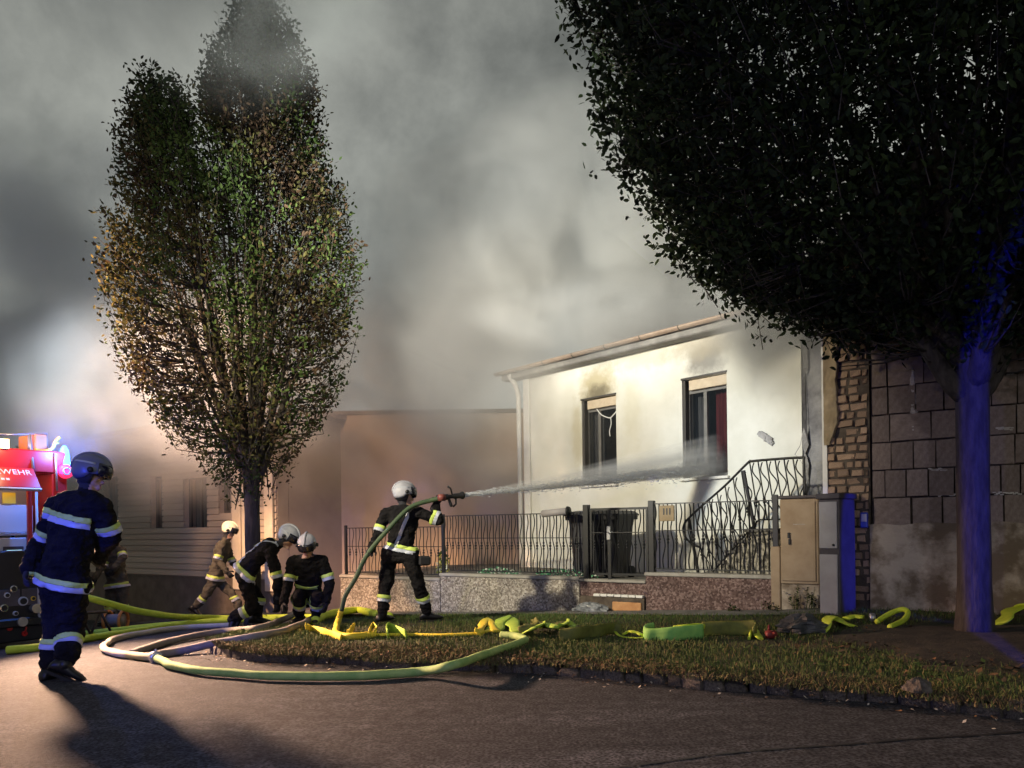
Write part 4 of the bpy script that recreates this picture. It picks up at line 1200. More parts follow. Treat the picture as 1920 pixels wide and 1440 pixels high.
# ================================================================== people
def remeshed(mb, vox, smooth=3, wr=0.0, seed=0.0):
    me = mb.mesh('tmp', [])
    o = bpy.data.objects.new('tmp', me); COL.objects.link(o)
    md = o.modifiers.new('r', 'REMESH'); md.mode = 'VOXEL'; md.voxel_size = vox
    if smooth:
        sm = o.modifiers.new('s', 'SMOOTH'); sm.factor = .5; sm.iterations = smooth
    dg = bpy.context.evaluated_depsgraph_get(); dg.update()
    out = bpy.data.meshes.new_from_object(o.evaluated_get(dg))
    bpy.data.objects.remove(o); bpy.data.meshes.remove(me)
    if wr:
        n = len(out.vertices); co = np.zeros(n * 3, np.float32); no = np.zeros(n * 3, np.float32)
        out.vertices.foreach_get('co', co); out.vertex_normals.foreach_get('vector', no)
        co = co.reshape(-1, 3); no = no.reshape(-1, 3)
        d = np.array([noise.noise(Vector((c[0] * 7 + seed, c[1] * 7, c[2] * 10))) + .9 * (.35 - 1.6 * abs(noise.noise(Vector((c[0] * 9 + seed, c[1] * 9, c[2] * 19))))) for c in co])
        co = co + no * (d * wr)[:, None]
        out.vertices.foreach_set('co', co.astype(np.float32).ravel())
    out.polygons.foreach_set('use_smooth', np.ones(len(out.polygons), bool))
    out.update()
    return out
def band(body, name, parent, a, b, t0, t1, rmax, mat, keep=None, push=.006, axis=None):
    """a strip of tape that follows the suit: the body's own faces between two planes across the segment a-b"""
    a = Vector(a); b = Vector(b); d = (b - a).normalized() if axis is None else Vector(axis).normalized()
    n = len(body.vertices); co = np.zeros(n * 3, np.float32); body.vertices.foreach_get('co', co); co = co.reshape(-1, 3)
    rel = co - np.array(a); s = rel @ np.array(d); rad = np.linalg.norm(rel - s[:, None] * np.array(d), axis=1)
    ok = (s > t0 - .04) & (s < t1 + .04) & (rad < rmax)
    if keep is not None: ok &= keep(co)
    bm = bmesh.new(); vm = {}
    for p in body.polygons:
        vi = p.vertices
        if all(ok[i] for i in vi):
            f = []
            for i in vi:
                if i not in vm: vm[i] = bm.verts.new(co[i])
                f.append(vm[i])
            try: bm.faces.new(f)
            except ValueError: pass
    if not bm.faces: bm.free(); return None
    for (t, inner) in ((t0, True), (t1, False)):
        bmesh.ops.bisect_plane(bm, geom=list(bm.verts) + list(bm.edges) + list(bm.faces), plane_co=a + d * t, plane_no=d, clear_inner=inner, clear_outer=not inner)
    bm.normal_update()
    for v in bm.verts: v.co += v.normal * push
    me = bpy.data.meshes.new(name); bm.to_mesh(me); bm.free()
    if not len(me.polygons): return None
    me.materials.append(mat); me.polygons.foreach_set('use_smooth', np.ones(len(me.polygons), bool))
    o = bpy.data.objects.new(name, me); put(o, parent)
    sd = o.modifiers.new('thick', 'SOLIDIFY'); sd.thickness = .003; sd.offset = 1
    return o
def two_tone(body, parent, a, b, t0, w, rmax, keep=None, axis=None, lime_first=False):
    l = (t0 + w * .52, t0 + w) if not lime_first else (t0, t0 + w * .48)
    s = (t0, t0 + w * .5) if not lime_first else (t0 + w * .5, t0 + w)
    band(body, 'fluorescent_band', parent, a, b, l[0], l[1], rmax, M_lime_band, keep, axis=axis)
    band(body, 'silver_band', parent, a, b, s[0], s[1], rmax, M_silver_band, keep, axis=axis)

def ff_helmet(parent, c, up, fwd, mat, k=1.0):
    up = Vector(up).normalized(); fwd = Vector(fwd); fwd = (fwd - up * fwd.dot(up)).normalized(); rt = fwd.cross(up)
    def pt(th, ph, r):   # th azimuth from front, ph elevation
        e = Vector((.118, .148, .135)) * r * k
        return Vector(c) + rt * (sin(th) * cos(ph) * e.x) + fwd * (cos(th) * cos(ph) * e.y) + up * (sin(ph) * e.z)
    mb = MB(); n = 28; R = []
    for j in range(9):
        ring = []
        for i in range(n):
            th = 2 * pi * i / n
            low = radians(2) * max(cos(th), 0) + radians(-38) * max(-cos(th), 0) ** .6 + radians(-20) * abs(sin(th))
            ph = pi / 2 - .02 - (pi / 2 - .02 - low) * (j / 8)
            rr = 1.0 + (.055 if j == 8 else 0) + (.05 * max(0, 1 - abs(sin(th)) * 5) if 1 <= j < 8 else 0)
            ring.append(pt(th, ph, rr))
        R.append(ring)
    Rin = [[Vector(c) + (p - Vector(c)) * .93 for p in R[-1]], [Vector(c) + (p - Vector(c)) * .9 for p in R[4]]]
    mb.loft(R + Rin, 0, True, True)
    h = mb.obj('helmet', mat, parent)
    mb = MB(); R = []
    for ph in (22, 10, 0, -12, -20):
        R.append([pt(radians(a), radians(ph), 1.07 + .05 * cos(radians(a))) for a in range(-70, 71, 10)] + [pt(radians(a), radians(ph), 1.05 + .045 * cos(radians(a))) for a in range(70, -71, -10)])
    mb.loft(R, 0, True, True); mb.obj('visor', M_visor, h)
    mb = MB(); mb.tube([pt(0, radians(a), 1.035) if a <= 90 else pt(pi, radians(180 - a), 1.035) for a in range(18, 200, 13)], [.008, .012, .014] + [.016] * 8 + [.014, .012, .008], 8); mb.obj('crest', mat, h)
    mb = MB(); R = []
    for ph in (24, 31):
        R.append([pt(radians(a), radians(ph - 10), 1.012) for a in range(80, 281, 10)])
    mb.loft([R[0], R[1], [Vector(c) + (q - Vector(c)) * .97 for q in R[1]], [Vector(c) + (q - Vector(c)) * .97 for q in R[0]]], 0, True, False); mb.obj('reflective_strip', M_silver_band, h)
    for s_ in (-1, 1):
        mb = MB(); q = pt(s_ * pi / 2, radians(-8), 1.02); mb.tube([q, q + rt * s_ * .022], .024, 10); mb.obj('ear_knob', M_black, h)
    mb = MB(); R = []
    for ph, r_ in ((-18, .93), (-40, .95), (-62, 1.0)):
        R.append([pt(radians(a), radians(ph), r_ * (1.08 if ph < -50 else 1)) for a in range(75, 286, 15)] + [pt(radians(a), radians(ph), r_ * .93) for a in range(285, 74, -15)])
    mb.loft(R, 0, True, True); mb.obj('neck_guard', M_hair, h)
    return h
def ff_glove(parent, wrist, direction, palm, grip=.9, mat=None, mirror=1):
    """palm plus five separate fingers that curl towards the palm side"""
    d = Vector(direction).normalized(); p = Vector(palm); p = (p - d * p.dot(d)).normalized(); s = d.cross(p).normalized() * mirror
    w = Vector(wrist); mb = MB()
    mb.capsule(w - d * .05, w + d * .02, .047, .040, 10)
    R = []
    for t, a, b in ((0, .034, .024), (.04, .045, .026), (.085, .048, .022), (.10, .040, .014)):
        R.append([w + d * t + s * (cos(2 * pi * k / 12) * a) + p * (sin(2 * pi * k / 12) * b) for k in range(12)])
    mb.loft(R)
    for k, (off, L) in enumerate(((.036, .062), (.012, .078), (-.012, .082), (-.036, .074))):
        q = w + d * .092 + s * off; ang = 0
        for j, sl in enumerate((.45, .32, .25)):
            ang += grip * (.45 if j == 0 else .75)
            nd = d * cos(ang) + p * sin(ang); q2 = q + nd * L * sl
            mb.capsule(q, q2, .0125 - .001 * j, .0115 - .001 * j, 8); q = q2
    q = w + d * .03 - s * .040; td = (d * .6 - s * .75 + p * .35).normalized(); q2 = q + td * .045
    mb.capsule(q, q2, .015, .0135, 8); q3 = q2 + (d * .7 + p * (.45 + .4 * grip) - s * .1).normalized() * .038; mb.capsule(q2, q3, .013, .011, 8)
    return mb.obj('glove', mat or M_glove, parent)
def ff_boot(parent, ankle, toe_dir, sole_n=(0, 0, 1), shaft=None):
    a = Vector(ankle); d = Vector(toe_dir).normalized(); n = Vector(sole_n); n = (n - d * n.dot(d)).normalized(); s = d.cross(n)
    mb = MB(); R = []
    for (t, h0, h1, w) in ((-.10, .0, .055, .028), (-.085, -.0, .09, .043), (-.03, 0, .125, .046), (.03, 0, .105, .047), (.09, 0, .075, .051), (.15, .002, .060, .050), (.19, .008, .045, .036), (.205, .014, .034, .018)):
        b = a - n * .10 + d * t
        R.append([b + s * (cos(2 * pi * k / 14) * w) + n * ((h0 + h1) / 2 + (h1 - h0) / 2 * sin(2 * pi * k / 14)) for k in range(14)])
    mb.loft(R)
    sh = Vector(shaft) if shaft is not None else a + n * .22
    mb.capsule(a - n * .02, a + (sh - a).normalized() * .17, .058, .066, 12)
    bo = mb.obj('boot', M_boot, parent)
    mb = MB(); o2 = []; 
    prof_ = [(-.105, .030), (-.08, .046), (0, .046), (.09, .054), (.16, .050), (.20, .03)]
    top = [a - n * .104 + d * t + s * w for t, w in prof_] + [a - n * .104 + d * t - s * w for t, w in prof_[::-1]]
    mb.loft([[p - n * .024 for p in top], top], 0, False); mb.obj('sole', M_rubber, bo)
    return bo

def firefighter(name_label, J, base, fwd, suit=None, helm=None, grips=(.9, .9), palms=((0, 0, 0), (0, 0, 0)), vox=.014, head_fwd=None, head_up=None, sole=((0, 0, 1), (0, 0, 1)), toes=None, bands=True, chest_band=False, cat='person', bulk=1.0, hem=.10, seed=1.0, face=True, mirror=(1, -1)):
    """J: pelvis, chest, neck, head, shoulders/elbows/wrists, hips/knees/ankles as world points (l = own left)"""
    suit = suit or M_suit; helm = helm or M_helm_white
    J = {k: Vector(v) for k, v in J.items()}
    root = thing('person', Vector(base), name_label, cat)
    mb = MB()
    side_s = (J['rs'] - J['ls']).normalized(); side_h = (J['rh'] - J['lh']).normalized()
    sp = spline([J['pelvis'], J['chest'], J['neck']], 6)
    prof = [(0.0, .185, .140), (.12, .180, .132), (.3, .178, .128), (.5, .190, .135), (.68, .205, .138), (.82, .198, .125), (.92, .150, .105), (1.0, .075, .075)]
    R = []
    dwn = (J['pelvis'] - J['chest']).normalized()
    def ring(c, side, ax, a, b):
        side = (side - ax * side.dot(ax)).normalized(); f = ax.cross(side)
        out = []
        for k in range(24):
            t = 2 * pi * k / 24; q = 2.4
            ca, sa = cos(t), sin(t)
            out.append(c + side * (math.copysign(abs(ca) ** (2 / q), ca) * a * bulk) + f * (math.copysign(abs(sa) ** (2 / q), sa) * b * bulk))
        return out
    R.append(ring(J['pelvis'] + dwn * hem, side_h, -dwn, .200, .152)); R.append(ring(J['pelvis'] + dwn * (hem - .015), side_h, -dwn, .205, .158))
    for t, a, b in prof:
        x = t * (len(sp) - 1); i = min(int(x), len(sp) - 2); c = sp[i].lerp(sp[i + 1], x - i)
        ax = (sp[i + 1] - sp[i]).normalized()
        R.append(ring(c, side_h.lerp(side_s, t), ax, a, b))
    mb.loft(R)
    # seat
    mb.capsule(J['lh'] + Vector((0, 0, .02)), J['rh'] + Vector((0, 0, .02)), .125 * bulk, .125 * bulk)
    for s_ in 'lr':
        sh, el, wr = J[s_ + 's'], J[s_ + 'e'], J[s_ + 'w']
        mb.capsule(J['neck'].lerp(sh, .35) - (J['neck'] - J['chest']).normalized() * .02, sh, .075, .082 * bulk)
        mb.capsule(sh, el, .080 * bulk, .066 * bulk); mb.capsule(el, wr, .066 * bulk, .054 * bulk)
        mb.capsule(wr + (el - wr).normalized() * .03, wr + (wr - el).normalized() * .012, .060 * bulk, .060 * bulk)
        hp, kn, an = J[s_ + 'h'], J[s_ + 'k'], J[s_ + 'a']
        mb.capsule(hp, kn, .112 * bulk, .088 * bulk); mb.capsule(kn, an + (kn - an).normalized() * .05, .086 * bulk, .076 * bulk)
        q = an + (kn - an).normalized() * .07
        mb.capsule(q, q + (kn - an).normalized() * .04, .084 * bulk, .086 * bulk)
    hd = J['head']; hu_ = Vector(head_up) if head_up else (hd - J['neck']).normalized()
    hu_.normalize(); hf = Vector(head_fwd) if head_fwd else Vector(fwd); hf = (hf - hu_ * hf.dot(hu_)).normalized(); hr = hf.cross(hu_)
    mb.capsule(J['neck'] - (hd - J['neck']).normalized() * .05, hd - hu_ * .06, .068, .058)
    R = []
    for j in range(1, 10):
        ph = -pi / 2 + pi * j / 10
        R.append([hd - hu_ * .02 + hr * (cos(2 * pi * k / 16) * cos(ph) * .076) + hf * (sin(2 * pi * k / 16) * cos(ph) * .098) + hu_ * (sin(ph) * .118) for k in range(16)])
    mb.loft(R)
    mb.capsule(hd - hu_ * .025 + hf * .088, hd - hu_ * .05 + hf * .108, .012, .016, 8)      # nose
    mb.capsule(hd - hu_ * .115 + hf * .055, hd - hu_ * .11 + hf * .075, .03, .03, 8)        # chin
    body = remeshed(mb, vox, 3, .019, seed)
    body.materials.append(suit); body.materials.append(M_skin); body.materials.append(M_hair)
    for p in body.polygons:
        c = p.center - hd
        if c.length < .17 and c.dot(hu_) > -.14:
            p.material_index = 1 if c.dot(hf) > .02 and abs(c.dot(hr)) < .075 else 2
    bo = bpy.data.objects.new('body', body); put(bo, root)
    if face:
        for s_ in (-1, 1):
            mbx = MB(); q = hd - hu_ * .005 + hf * .088 + hr * s_ * .032; mbx.capsule(q, q + hf * .004, .011, .009, 8); mbx.obj('eye', M_eye, root)
        mbx = MB(); q = hd - hu_ * .085 + hf * .093; mbx.tube([q - hr * .022, q + hf * .004, q + hr * .022], .006, 6); mbx.obj('mouth', pbr('lips', (.30, .12, .10), None, .6), root)
    ff_helmet(root, hd + hu_ * .035, hu_, hf, helm)
    for i, s_ in enumerate('lr'):
        el, wr = J[s_ + 'e'], J[s_ + 'w']; d = (wr - el).normalized()
        pm_ = Vector(palms[i]); pm_ = pm_ if pm_.length > 0 else Vector(fwd) * .3 + (J['pelvis'] - wr) * Vector((1, 1, 0))
        ff_glove(root, wr + d * .02, J[s_ + 'hd'] - wr if s_ + 'hd' in J else d, pm_, grips[i], mirror=mirror[i])
        an, kn = J[s_ + 'a'], J[s_ + 'k']
        td = Vector(toes[i]) if toes else Vector(fwd)
        ff_boot(root, an, td, sole[i], kn)
        if bands:
            two_tone(body, root, J[s_ + 's'], el, (el - J[s_ + 's']).length - .10, .085, .115, lime_first=True)
            two_tone(body, root, kn, an, (an - kn).length - .24, .085, .125, lime_first=True)
    if bands:
        ax = (J['chest'] - J['pelvis'])
        arm_far = lambda co: np.min([np.linalg.norm(np.cross(co - np.array(J[s_ + 'e']), np.array((J[s_ + 'w'] - J[s_ + 'e']).normalized())), axis=1) for s_ in 'lr'], axis=0) > -1
        two_tone(body, root, J['pelvis'], J['chest'], -hem + .012, .085, .26)
    return root, body, J
def lerp3(a, b, t): return Vector(a).lerp(Vector(b), t)

# --- 1: near man walking off to the right, seen from behind
D1 = 6.28
J1 = dict(pelvis=P(121, 1072, D1), chest=P(140, 985, D1), neck=P(160, 925, D1 + .02), head=P(170, 888, D1 + .05),
    ls=P(106, 952, D1 + .10), le=P(78, 1012, D1 + .14), lw=P(56, 1062, D1 - .02), rs=P(188, 948, D1 - .08), re=P(211, 1003, D1 + .02), rw=P(186, 1045, D1 + .22),
    lh=P(106, 1098, D1 + .06), lk=P(104, 1180, D1 + .04), la=P(95, 1252, D1), rh=P(136, 1098, D1 - .04), rk=P(134, 1178, D1 + .10), ra=P(124, 1242, D1 - .14))
p1, b1, J1 = firefighter('firefighter in dark suit walking away at far left with blue lit bands, nearest the camera', J1, (J1['la'].x, D1, J1['la'].z - .12), (.55, .83, 0), helm=M_helm_dark,
    toes=((.15, .9, -.05), (.75, .35, -.45)), sole=((0, 0, 1), (.45, .25, .8)), head_fwd=(.86, .42, -.12), grips=(.7, 1.0), vox=.012, seed=3, bulk=1.16, hem=.14)
ax1 = (J1['chest'] - J1['pelvis']).normalized()
two_tone(b1, p1, J1['pelvis'], J1['chest'], .40, .095, .30, keep=lambda co: (co @ np.array((-.55, -.83, 0))) > float(np.array(J1['chest']) @ np.array((-.55, -.83, 0))) - .02)

# --- 5: man with the nozzle
D5 = 9.46
J5 = dict(pelvis=P(748, 1030, D5), chest=P(757, 985, D5 - .01), neck=P(757, 951, D5), head=P(758, 928, D5 + .03),
    ls=P(724, 963, D5 + .06), le=P(708, 1000, D5 - .05), lw=P(698, 1024, D5 - .16), rs=P(788, 962, D5 - .08), re=P(823, 976, D5 - .10), rw=P(817, 950, D5 - .06), rhd=P(823, 938, D5 - .05),
    lh=P(731, 1042, D5 + .05), lk=P(722, 1106, D5 + .02), la=P(717, 1156, D5), rh=P(768, 1042, D5 - .05), rk=P(785, 1098, D5 - .02), ra=P(801, 1147, D5 + .12))
J5['la'].z = zf(J5['la'].x, J5['la'].y) + VL + .125; J5['ra'].z = zf(J5['ra'].x, J5['ra'].y) + VL + .125
p5, b5, J5 = firefighter('firefighter aiming a water jet at the white house with the hose over the shoulder', J5, (J5['la'].x, D5, J5['la'].z - .125), (.80, .60, 0),
    toes=((.55, .8, 0), (.96, .25, 0)), head_fwd=(.9, .42, .05), grips=(1.1, 1.3), vox=.013, seed=9, bulk=.95, palms=((.3, -.9, .2), (.2, .8, .3)), hem=.03)
sd5 = (J5['rs'] - J5['ls']).normalized()
back5 = lambda co: ((co - np.array(J5['chest'])) @ np.array((-.75, -.66, 0)) > .02) & ((co - np.array(J5['pelvis']))[:, 2] > .02) & ((co - np.array(J5['neck']))[:, 2] < -.02)
dg5 = (P(773, 955, D5) - P(747, 1018, D5)).normalized()
perp5 = Vector((dg5.z, 0, -dg5.x)).normalized()
band(b5, 'silver_band', p5, P(760, 986, D5), P(770, 986, D5), -.022, .022, .60, M_silver_band, back5, axis=perp5)
# pouch at the hip
mb = MB(); q = P(793, 1050, D5 - .05)
mb.box(frame(q, .4), -.06, .09, -.05, .06, -.07, .05, bev=.02); mb.obj('pouch', M_glove, p5)

# --- 3: man bending over, on one knee
D3 = 9.85
J3 = dict(pelvis=P(461, 1068, D3), chest=P(488, 1040, D3), neck=P(518, 1022, D3), head=P(539, 1008, D3 - .02),
    ls=P(502, 1030, D3 + .19), le=P(524, 1085, D3 + .22), lw=P(533, 1128, D3 + .15), rs=P(507, 1038, D3 - .17), re=P(520, 1086, D3 - .17), rw=P(520, 1126, D3 - .15),
    lh=P(459, 1082, D3 + .10), lk=P(484, 1128, D3 + .12), la=P(480, 1168, D3 + .10), rh=P(461, 1086, D3 - .10), rk=P(474, 1140, D3 - .12), ra=P(432, 1160, D3 - .14))
J3['la'].z = zf(J3['la'].x, J3['la'].y) + VL + .12
p3, b3, J3 = firefighter('firefighter bending over on one knee, pale helmet lowered, beside the slim tree', J3, (P(470, 1176, D3).x, D3, J3['la'].z - .12), (1, -.05, 0),
    toes=((1, -.1, 0), (-.45, -.15, -.85)), sole=((0, 0, 1), (-.8, 0, .45)), head_fwd=(.80, -.15, -.55), head_up=(.55, 0, .85), vox=.013, seed=15, bulk=.95, hem=.06)
bk3 = lambda co: ((co - np.array(J3['chest'])) @ np.array((-.5, -.3, .8)) > -.02)
for off in (-.07, .10):
    band(b3, 'fluorescent_band' if off > 0 else 'silver_band', p3, J3['chest'], J3['neck'], off - .022, off + .022, .4, M_lime_band if off > 0 else M_silver_band,
         lambda co: bk3(co) & (np.linalg.norm(co - np.array(J3['chest']), axis=1) < .30), axis=(0, 1, .0))

# --- 4: man crouching, facing the camera
D4 = 9.75
J4 = dict(pelvis=P(578, 1118, D4 + .22), chest=P(578, 1080, D4 + .06), neck=P(577, 1043, D4 - .08), head=P(576, 1024, D4 - .15),
    rs=P(549, 1053, D4 - .05), re=P(541, 1092, D4 - .10), rw=P(533, 1126, D4 - .20), ls=P(606, 1052, D4 - .05), le=P(618, 1090, D4 - .06), lw=P(612, 1126, D4 - .16),
    rh=P(564, 1126, D4 + .20), rk=P(560, 1118, D4 - .18), ra=P(562, 1158, D4 + .05), lh=P(592, 1126, D4 + .20), lk=P(596, 1120, D4 - .18), la=P(592, 1158, D4 + .05))
for k in ('la', 'ra'): J4[k].z = zf(J4[k].x, J4[k].y) + VL + .125
p4, b4, J4 = firefighter('firefighter crouching to face the camera, head down, between bending man and hose man', J4, (J4['pelvis'].x, D4, J4['la'].z - .125), (0, -1, 0),
    toes=((.2, -1, 0), (-.2, -1, 0)), head_fwd=(.05, -.85, -.5), head_up=(0, -.45, .9), vox=.013, seed=22, bulk=.97, hem=.02)
band(b4, 'fluorescent_band', p4, J4['pelvis'], J4['neck'], .20, .245, .17, M_lime_band, lambda co: (co - np.array(J4['chest']))[:, 1] < .0)

# --- 2: man walking in the smoke behind the trunk
D2 = 14.1
J2 = dict(pelvis=P(404, 1082, D2), chest=P(413, 1045, D2), neck=P(423, 1014, D2), head=P(430, 995, D2),
    ls=P(425, 1022, D2 + .17), le=P(436, 1055, D2 + .2), lw=P(452, 1072, D2 + .1), rs=P(416, 1022, D2 - .17), re=P(407, 1050, D2 - .22), rw=P(424, 1070, D2 - .2),
    lh=P(409, 1088, D2 + .09), lk=P(434, 1112, D2 + .1), la=P(449, 1140, D2 + .1), rh=P(400, 1088, D2 - .09), rk=P(387, 1115, D2 - .1), ra=P(366, 1138, D2 - .1))
p2, b2, J2 = firefighter('firefighter in sand coloured suit striding right through thin smoke, behind the kneeling man', J2, (J2['pelvis'].x, D2, zf(J2['pelvis'].x, D2)), (1, .1, 0), suit=M_suit_tan, helm=M_helm_cream,
    toes=((.98, 0, .1), (.8, 0, -.55)), sole=((0, 0, 1), (.5, 0, .8)), head_fwd=(1, .1, -.05), vox=.016, seed=30, bulk=.95, hem=.06)

# --- 6: man bending by the fire engine
D6 = 13.6
J6 = dict(pelvis=P(220, 1096, D6), chest=P(214, 1055, D6), neck=P(204, 1026, D6 - .05), head=P(196, 1012, D6 - .1),
    ls=P(196, 1034, D6 - .1), le=P(190, 1062, D6 - .2), lw=P(180, 1082, D6 - .3), rs=P(228, 1030, D6 - .06), re=P(231, 1046, D6 - .18), rw=P(214, 1066, D6 - .30),
    lh=P(210, 1102, D6), lk=P(206, 1138, D6 - .05), la=P(206, 1166, D6), rh=P(228, 1102, D6), rk=P(230, 1138, D6 - .05), ra=P(230, 1166, D6))
for k in ('la', 'ra'): J6[k].z = zf(J6[k].x, J6[k].y) + .125
firefighter('firefighter stooping beside the fire engine, partly hidden behind the walking man at left', J6, (J6['pelvis'].x, D6, zf(J6['pelvis'].x, D6)), (-.8, -.5, 0), suit=M_suit_tan,
    toes=((-.8, -.5, 0), (-.8, -.5, 0)), vox=.016, seed=37, hem=.07, bulk=1.0)

# ================================================================== trees
def interp_prof(tab, z):
    zs_ = [t[0] for t in tab]
    return [np.interp(z, zs_, [t[k] for t in tab]) for k in range(1, len(tab[0]))]
LEAF = np.array([(0, 0, 0), (.30, .24, .03), (.68, .20, .02), (1.0, 0, -.05), (.68, -.20, .02), (.30, -.24, .03)])
def leaf_arrays(pos, d, nrm, L):
    s = np.cross(nrm, d); s /= np.linalg.norm(s, axis=1)[:, None] + 1e-9
    n2 = np.cross(d, s)
    V = pos[:, None, :] + L[:, None, None] * (LEAF[None, :, 0, None] * d[:, None, :] + LEAF[None, :, 1, None] * s[:, None, :] + LEAF[None, :, 2, None] * n2[:, None, :])
    return V, s, n2
def make_tree(name, label, base, fork_z, trunk_r, intervals, ztop, z_lo, n_limb, n_twig, leaves_per, leaf_len, mats, matpick, seed, singles=0, flare=1.3, twig_len=(.35, .7), droop=.0, fill=.65, hollow=0.0, bark=None, forks=()):
    r = np.random.default_rng(seed); R_ = random.Random(seed); bark = bark or M_bark
    bx, by, bz_ = base
    root = thing(name, Vector(base), label, 'tree')
    # trunk with root flare
    mb = MB(); R = []
    for k in range(16):
        t = k / 15; z = bz_ - .06 + (fork_z - bz_ + .25) * t
        rr = trunk_r * (1 + (flare - 1) * max(0, 1 - t * 5) ** 1.5) * (1 - .06 * t) * (1.12 if t > .93 else 1)
        R.append([Vector((bx + cos(2 * pi * a / 22) * rr * (1 + .06 * sin(3 * a + k * .3) + .05 * noise.noise(Vector((cos(a) * 2, sin(a) * 2, z * 2 + seed)))), by + sin(2 * pi * a / 22) * rr * (1 + .05 * cos(2.3 * a + k * .4)), z)) for a in range(22)])
    mb.loft(R, 0, True); mb.obj('trunk', bark, root)
    # limbs
    mb = MB(); limbs = []
    for (az, spread, rise, k) in forks:
        o_ = Vector((cos(az), sin(az), 0)); st = Vector((bx, by, fork_z - .38 * k)) + o_ * trunk_r * .28
        pts_ = [st + o_ * (spread * (j / 9) ** .75) + Vector((0, 0, rise * (j / 9))) for j in range(10)]
        mb.tube(pts_, [trunk_r * (.66 - .36 * j / 9) for j in range(10)], 12); limbs.append(pts_)
    for i in range(n_limb):
        zt = R_.uniform(z_lo + .35 * (ztop - z_lo), ztop)
        ivs = intervals(zt)
        c, w, wd = R_.choice(ivs)
        a = R_.uniform(0, 2 * pi); q = math.sqrt(R_.uniform(.05, .85))
        end = Vector((bx + c + cos(a) * q * w * .92, by + sin(a) * q * wd * .92, zt))
        st = Vector((bx + R_.uniform(-.3, .3) * trunk_r, by + R_.uniform(-.3, .3) * trunk_r, fork_z - R_.uniform(0, .25)))
        out = Vector((end.x - bx, end.y - by, 0))
        zc = fork_z + (zt - fork_z) * .42
        mid = Vector((bx, by, zc)) + out * R_.uniform(.62, .85)
        pts_ = [st.lerp(mid, t).lerp(mid.lerp(end, t), t) for t in np.linspace(0, 1, 12)]
        pts_ = [p + Vector((noise.noise(p * 1.3 + Vector((seed, 0, 0))), noise.noise(p * 1.3 + Vector((0, seed, 0))), 0)) * .06 * (j / 11) for j, p in enumerate(pts_)]
        r0 = trunk_r * R_.uniform(.26, .46)
        mb.tube(pts_, [r0 * (1 - j / 11) ** 1.25 + .003 for j in range(12)], 7)
        limbs.append(pts_)
    LP = np.array([tuple(p) for l in limbs for p in l[2:]])
    # twigs: directed up and outward, rooted near limbs
    P0 = []; Dd = []; TL = []
    zs_t = r.uniform(z_lo, ztop, n_twig * 6)
    cnt = 0
    wmax = max(max(w for _, w, _ in intervals(z)) for z in np.linspace(z_lo, ztop, 30))
    for z in zs_t:
        if cnt >= n_twig: break
        ivs = intervals(z)
        tot = sum(w for _, w, _ in ivs)
        if R_.random() > min(1, tot / wmax + .12): continue
        if hollow and R_.random() < hollow * max(0, 1 - 1.55 * (z - z_lo) / (ztop - z_lo)): continue
        c, w, wd = R_.choices(ivs, [x[1] for x in ivs])[0]
        a = R_.uniform(0, 2 * pi); q = R_.random() ** (1 / 2.0) if R_.random() > fill else R_.uniform(.78, 1.0)
        tip = np.array((bx + c + cos(a) * q * w, by + sin(a) * q * wd, z))
        o = np.array((cos(a) * w, sin(a) * wd, 0)); o /= np.linalg.norm(o) + 1e-9
        d = o * R_.uniform(.25, .8) + np.array((R_.gauss(0, .15), R_.gauss(0, .15), R_.uniform(.5, 1.0) - droop * R_.random()))
        d /= np.linalg.norm(d)
        L = R_.uniform(*twig_len)
        P0.append(tip - d * L); Dd.append(d); TL.append(L); cnt += 1
    P0 = np.array(P0); Dd = np.array(Dd); TL = np.array(TL)
    for i in range(len(P0)):
        if i % 2: continue
        j = np.argmin(((LP - P0[i]) ** 2).sum(1) + .8 * np.maximum(0, LP[:, 2] - P0[i][2] + .1))
        a = Vector(LP[j]); b = Vector(P0[i]); c = b + Vector(Dd[i]) * TL[i]
        if (b - a).length < 1.1: mb.tube([a, a.lerp(b, .5) - Vector((0, 0, .04)), b, c], [.011, .009, .006, .002], 4, caps=False)
        else: mb.tube([b, c], [.006, .002], 4, caps=False)
    mb.obj('branch', bark, root)
    # leaves along twigs
    n = len(P0); k = leaves_per
    t = r.uniform(.05, 1.05, (n, k))
    pos = P0[:, None, :] + Dd[:, None, :] * (TL[:, None] * t)[..., None]
    pos = pos + r.normal(0, .035, pos.shape) * (1 + leaf_len * 6)
    d = Dd[:, None, :] * .55 + r.normal(0, .62, pos.shape) + np.array((0, 0, -.18))
    pos = pos.reshape(-1, 3); d = d.reshape(-1, 3); d /= np.linalg.norm(d, axis=1)[:, None]
    nr = r.normal(0, 1, pos.shape) * .8 + np.array((0, 0, .7)); nr -= d * (nr * d).sum(1)[:, None]; nr /= np.linalg.norm(nr, axis=1)[:, None] + 1e-9
    L = leaf_len * r.uniform(.65, 1.2, len(pos))
    V, s, n2 = leaf_arrays(pos, d, nr, L)
    mi = matpick(pos, r)
    keep = np.ones(len(pos), bool)
    if singles:
        # the leaves that show largest in the picture become objects of their own
        u = HX + pos[:, 0] / pos[:, 1] * FPX; v = HY - (pos[:, 2] - CAM_H) / pos[:, 1] * FPX
        face_ = np.abs((n2 * (pos - np.array((0, 0, CAM_H)))).sum(1)) / np.linalg.norm(pos, axis=1)
        size = L / pos[:, 1] * FPX * (.4 + face_)
        ok = (u > 20) & (u < 1900) & (v > 15) & (v < 1400)
        # only leaves on the camera-side skin of the crown
        ctr = np.array((bx, by)); od = ((pos[:, :2] - ctr) * (-ctr / np.linalg.norm(ctr))).sum(1)
        size = np.where(ok, size + od * 3, -1)
        pick = np.argsort(-size)[:singles]
        keep[pick] = False
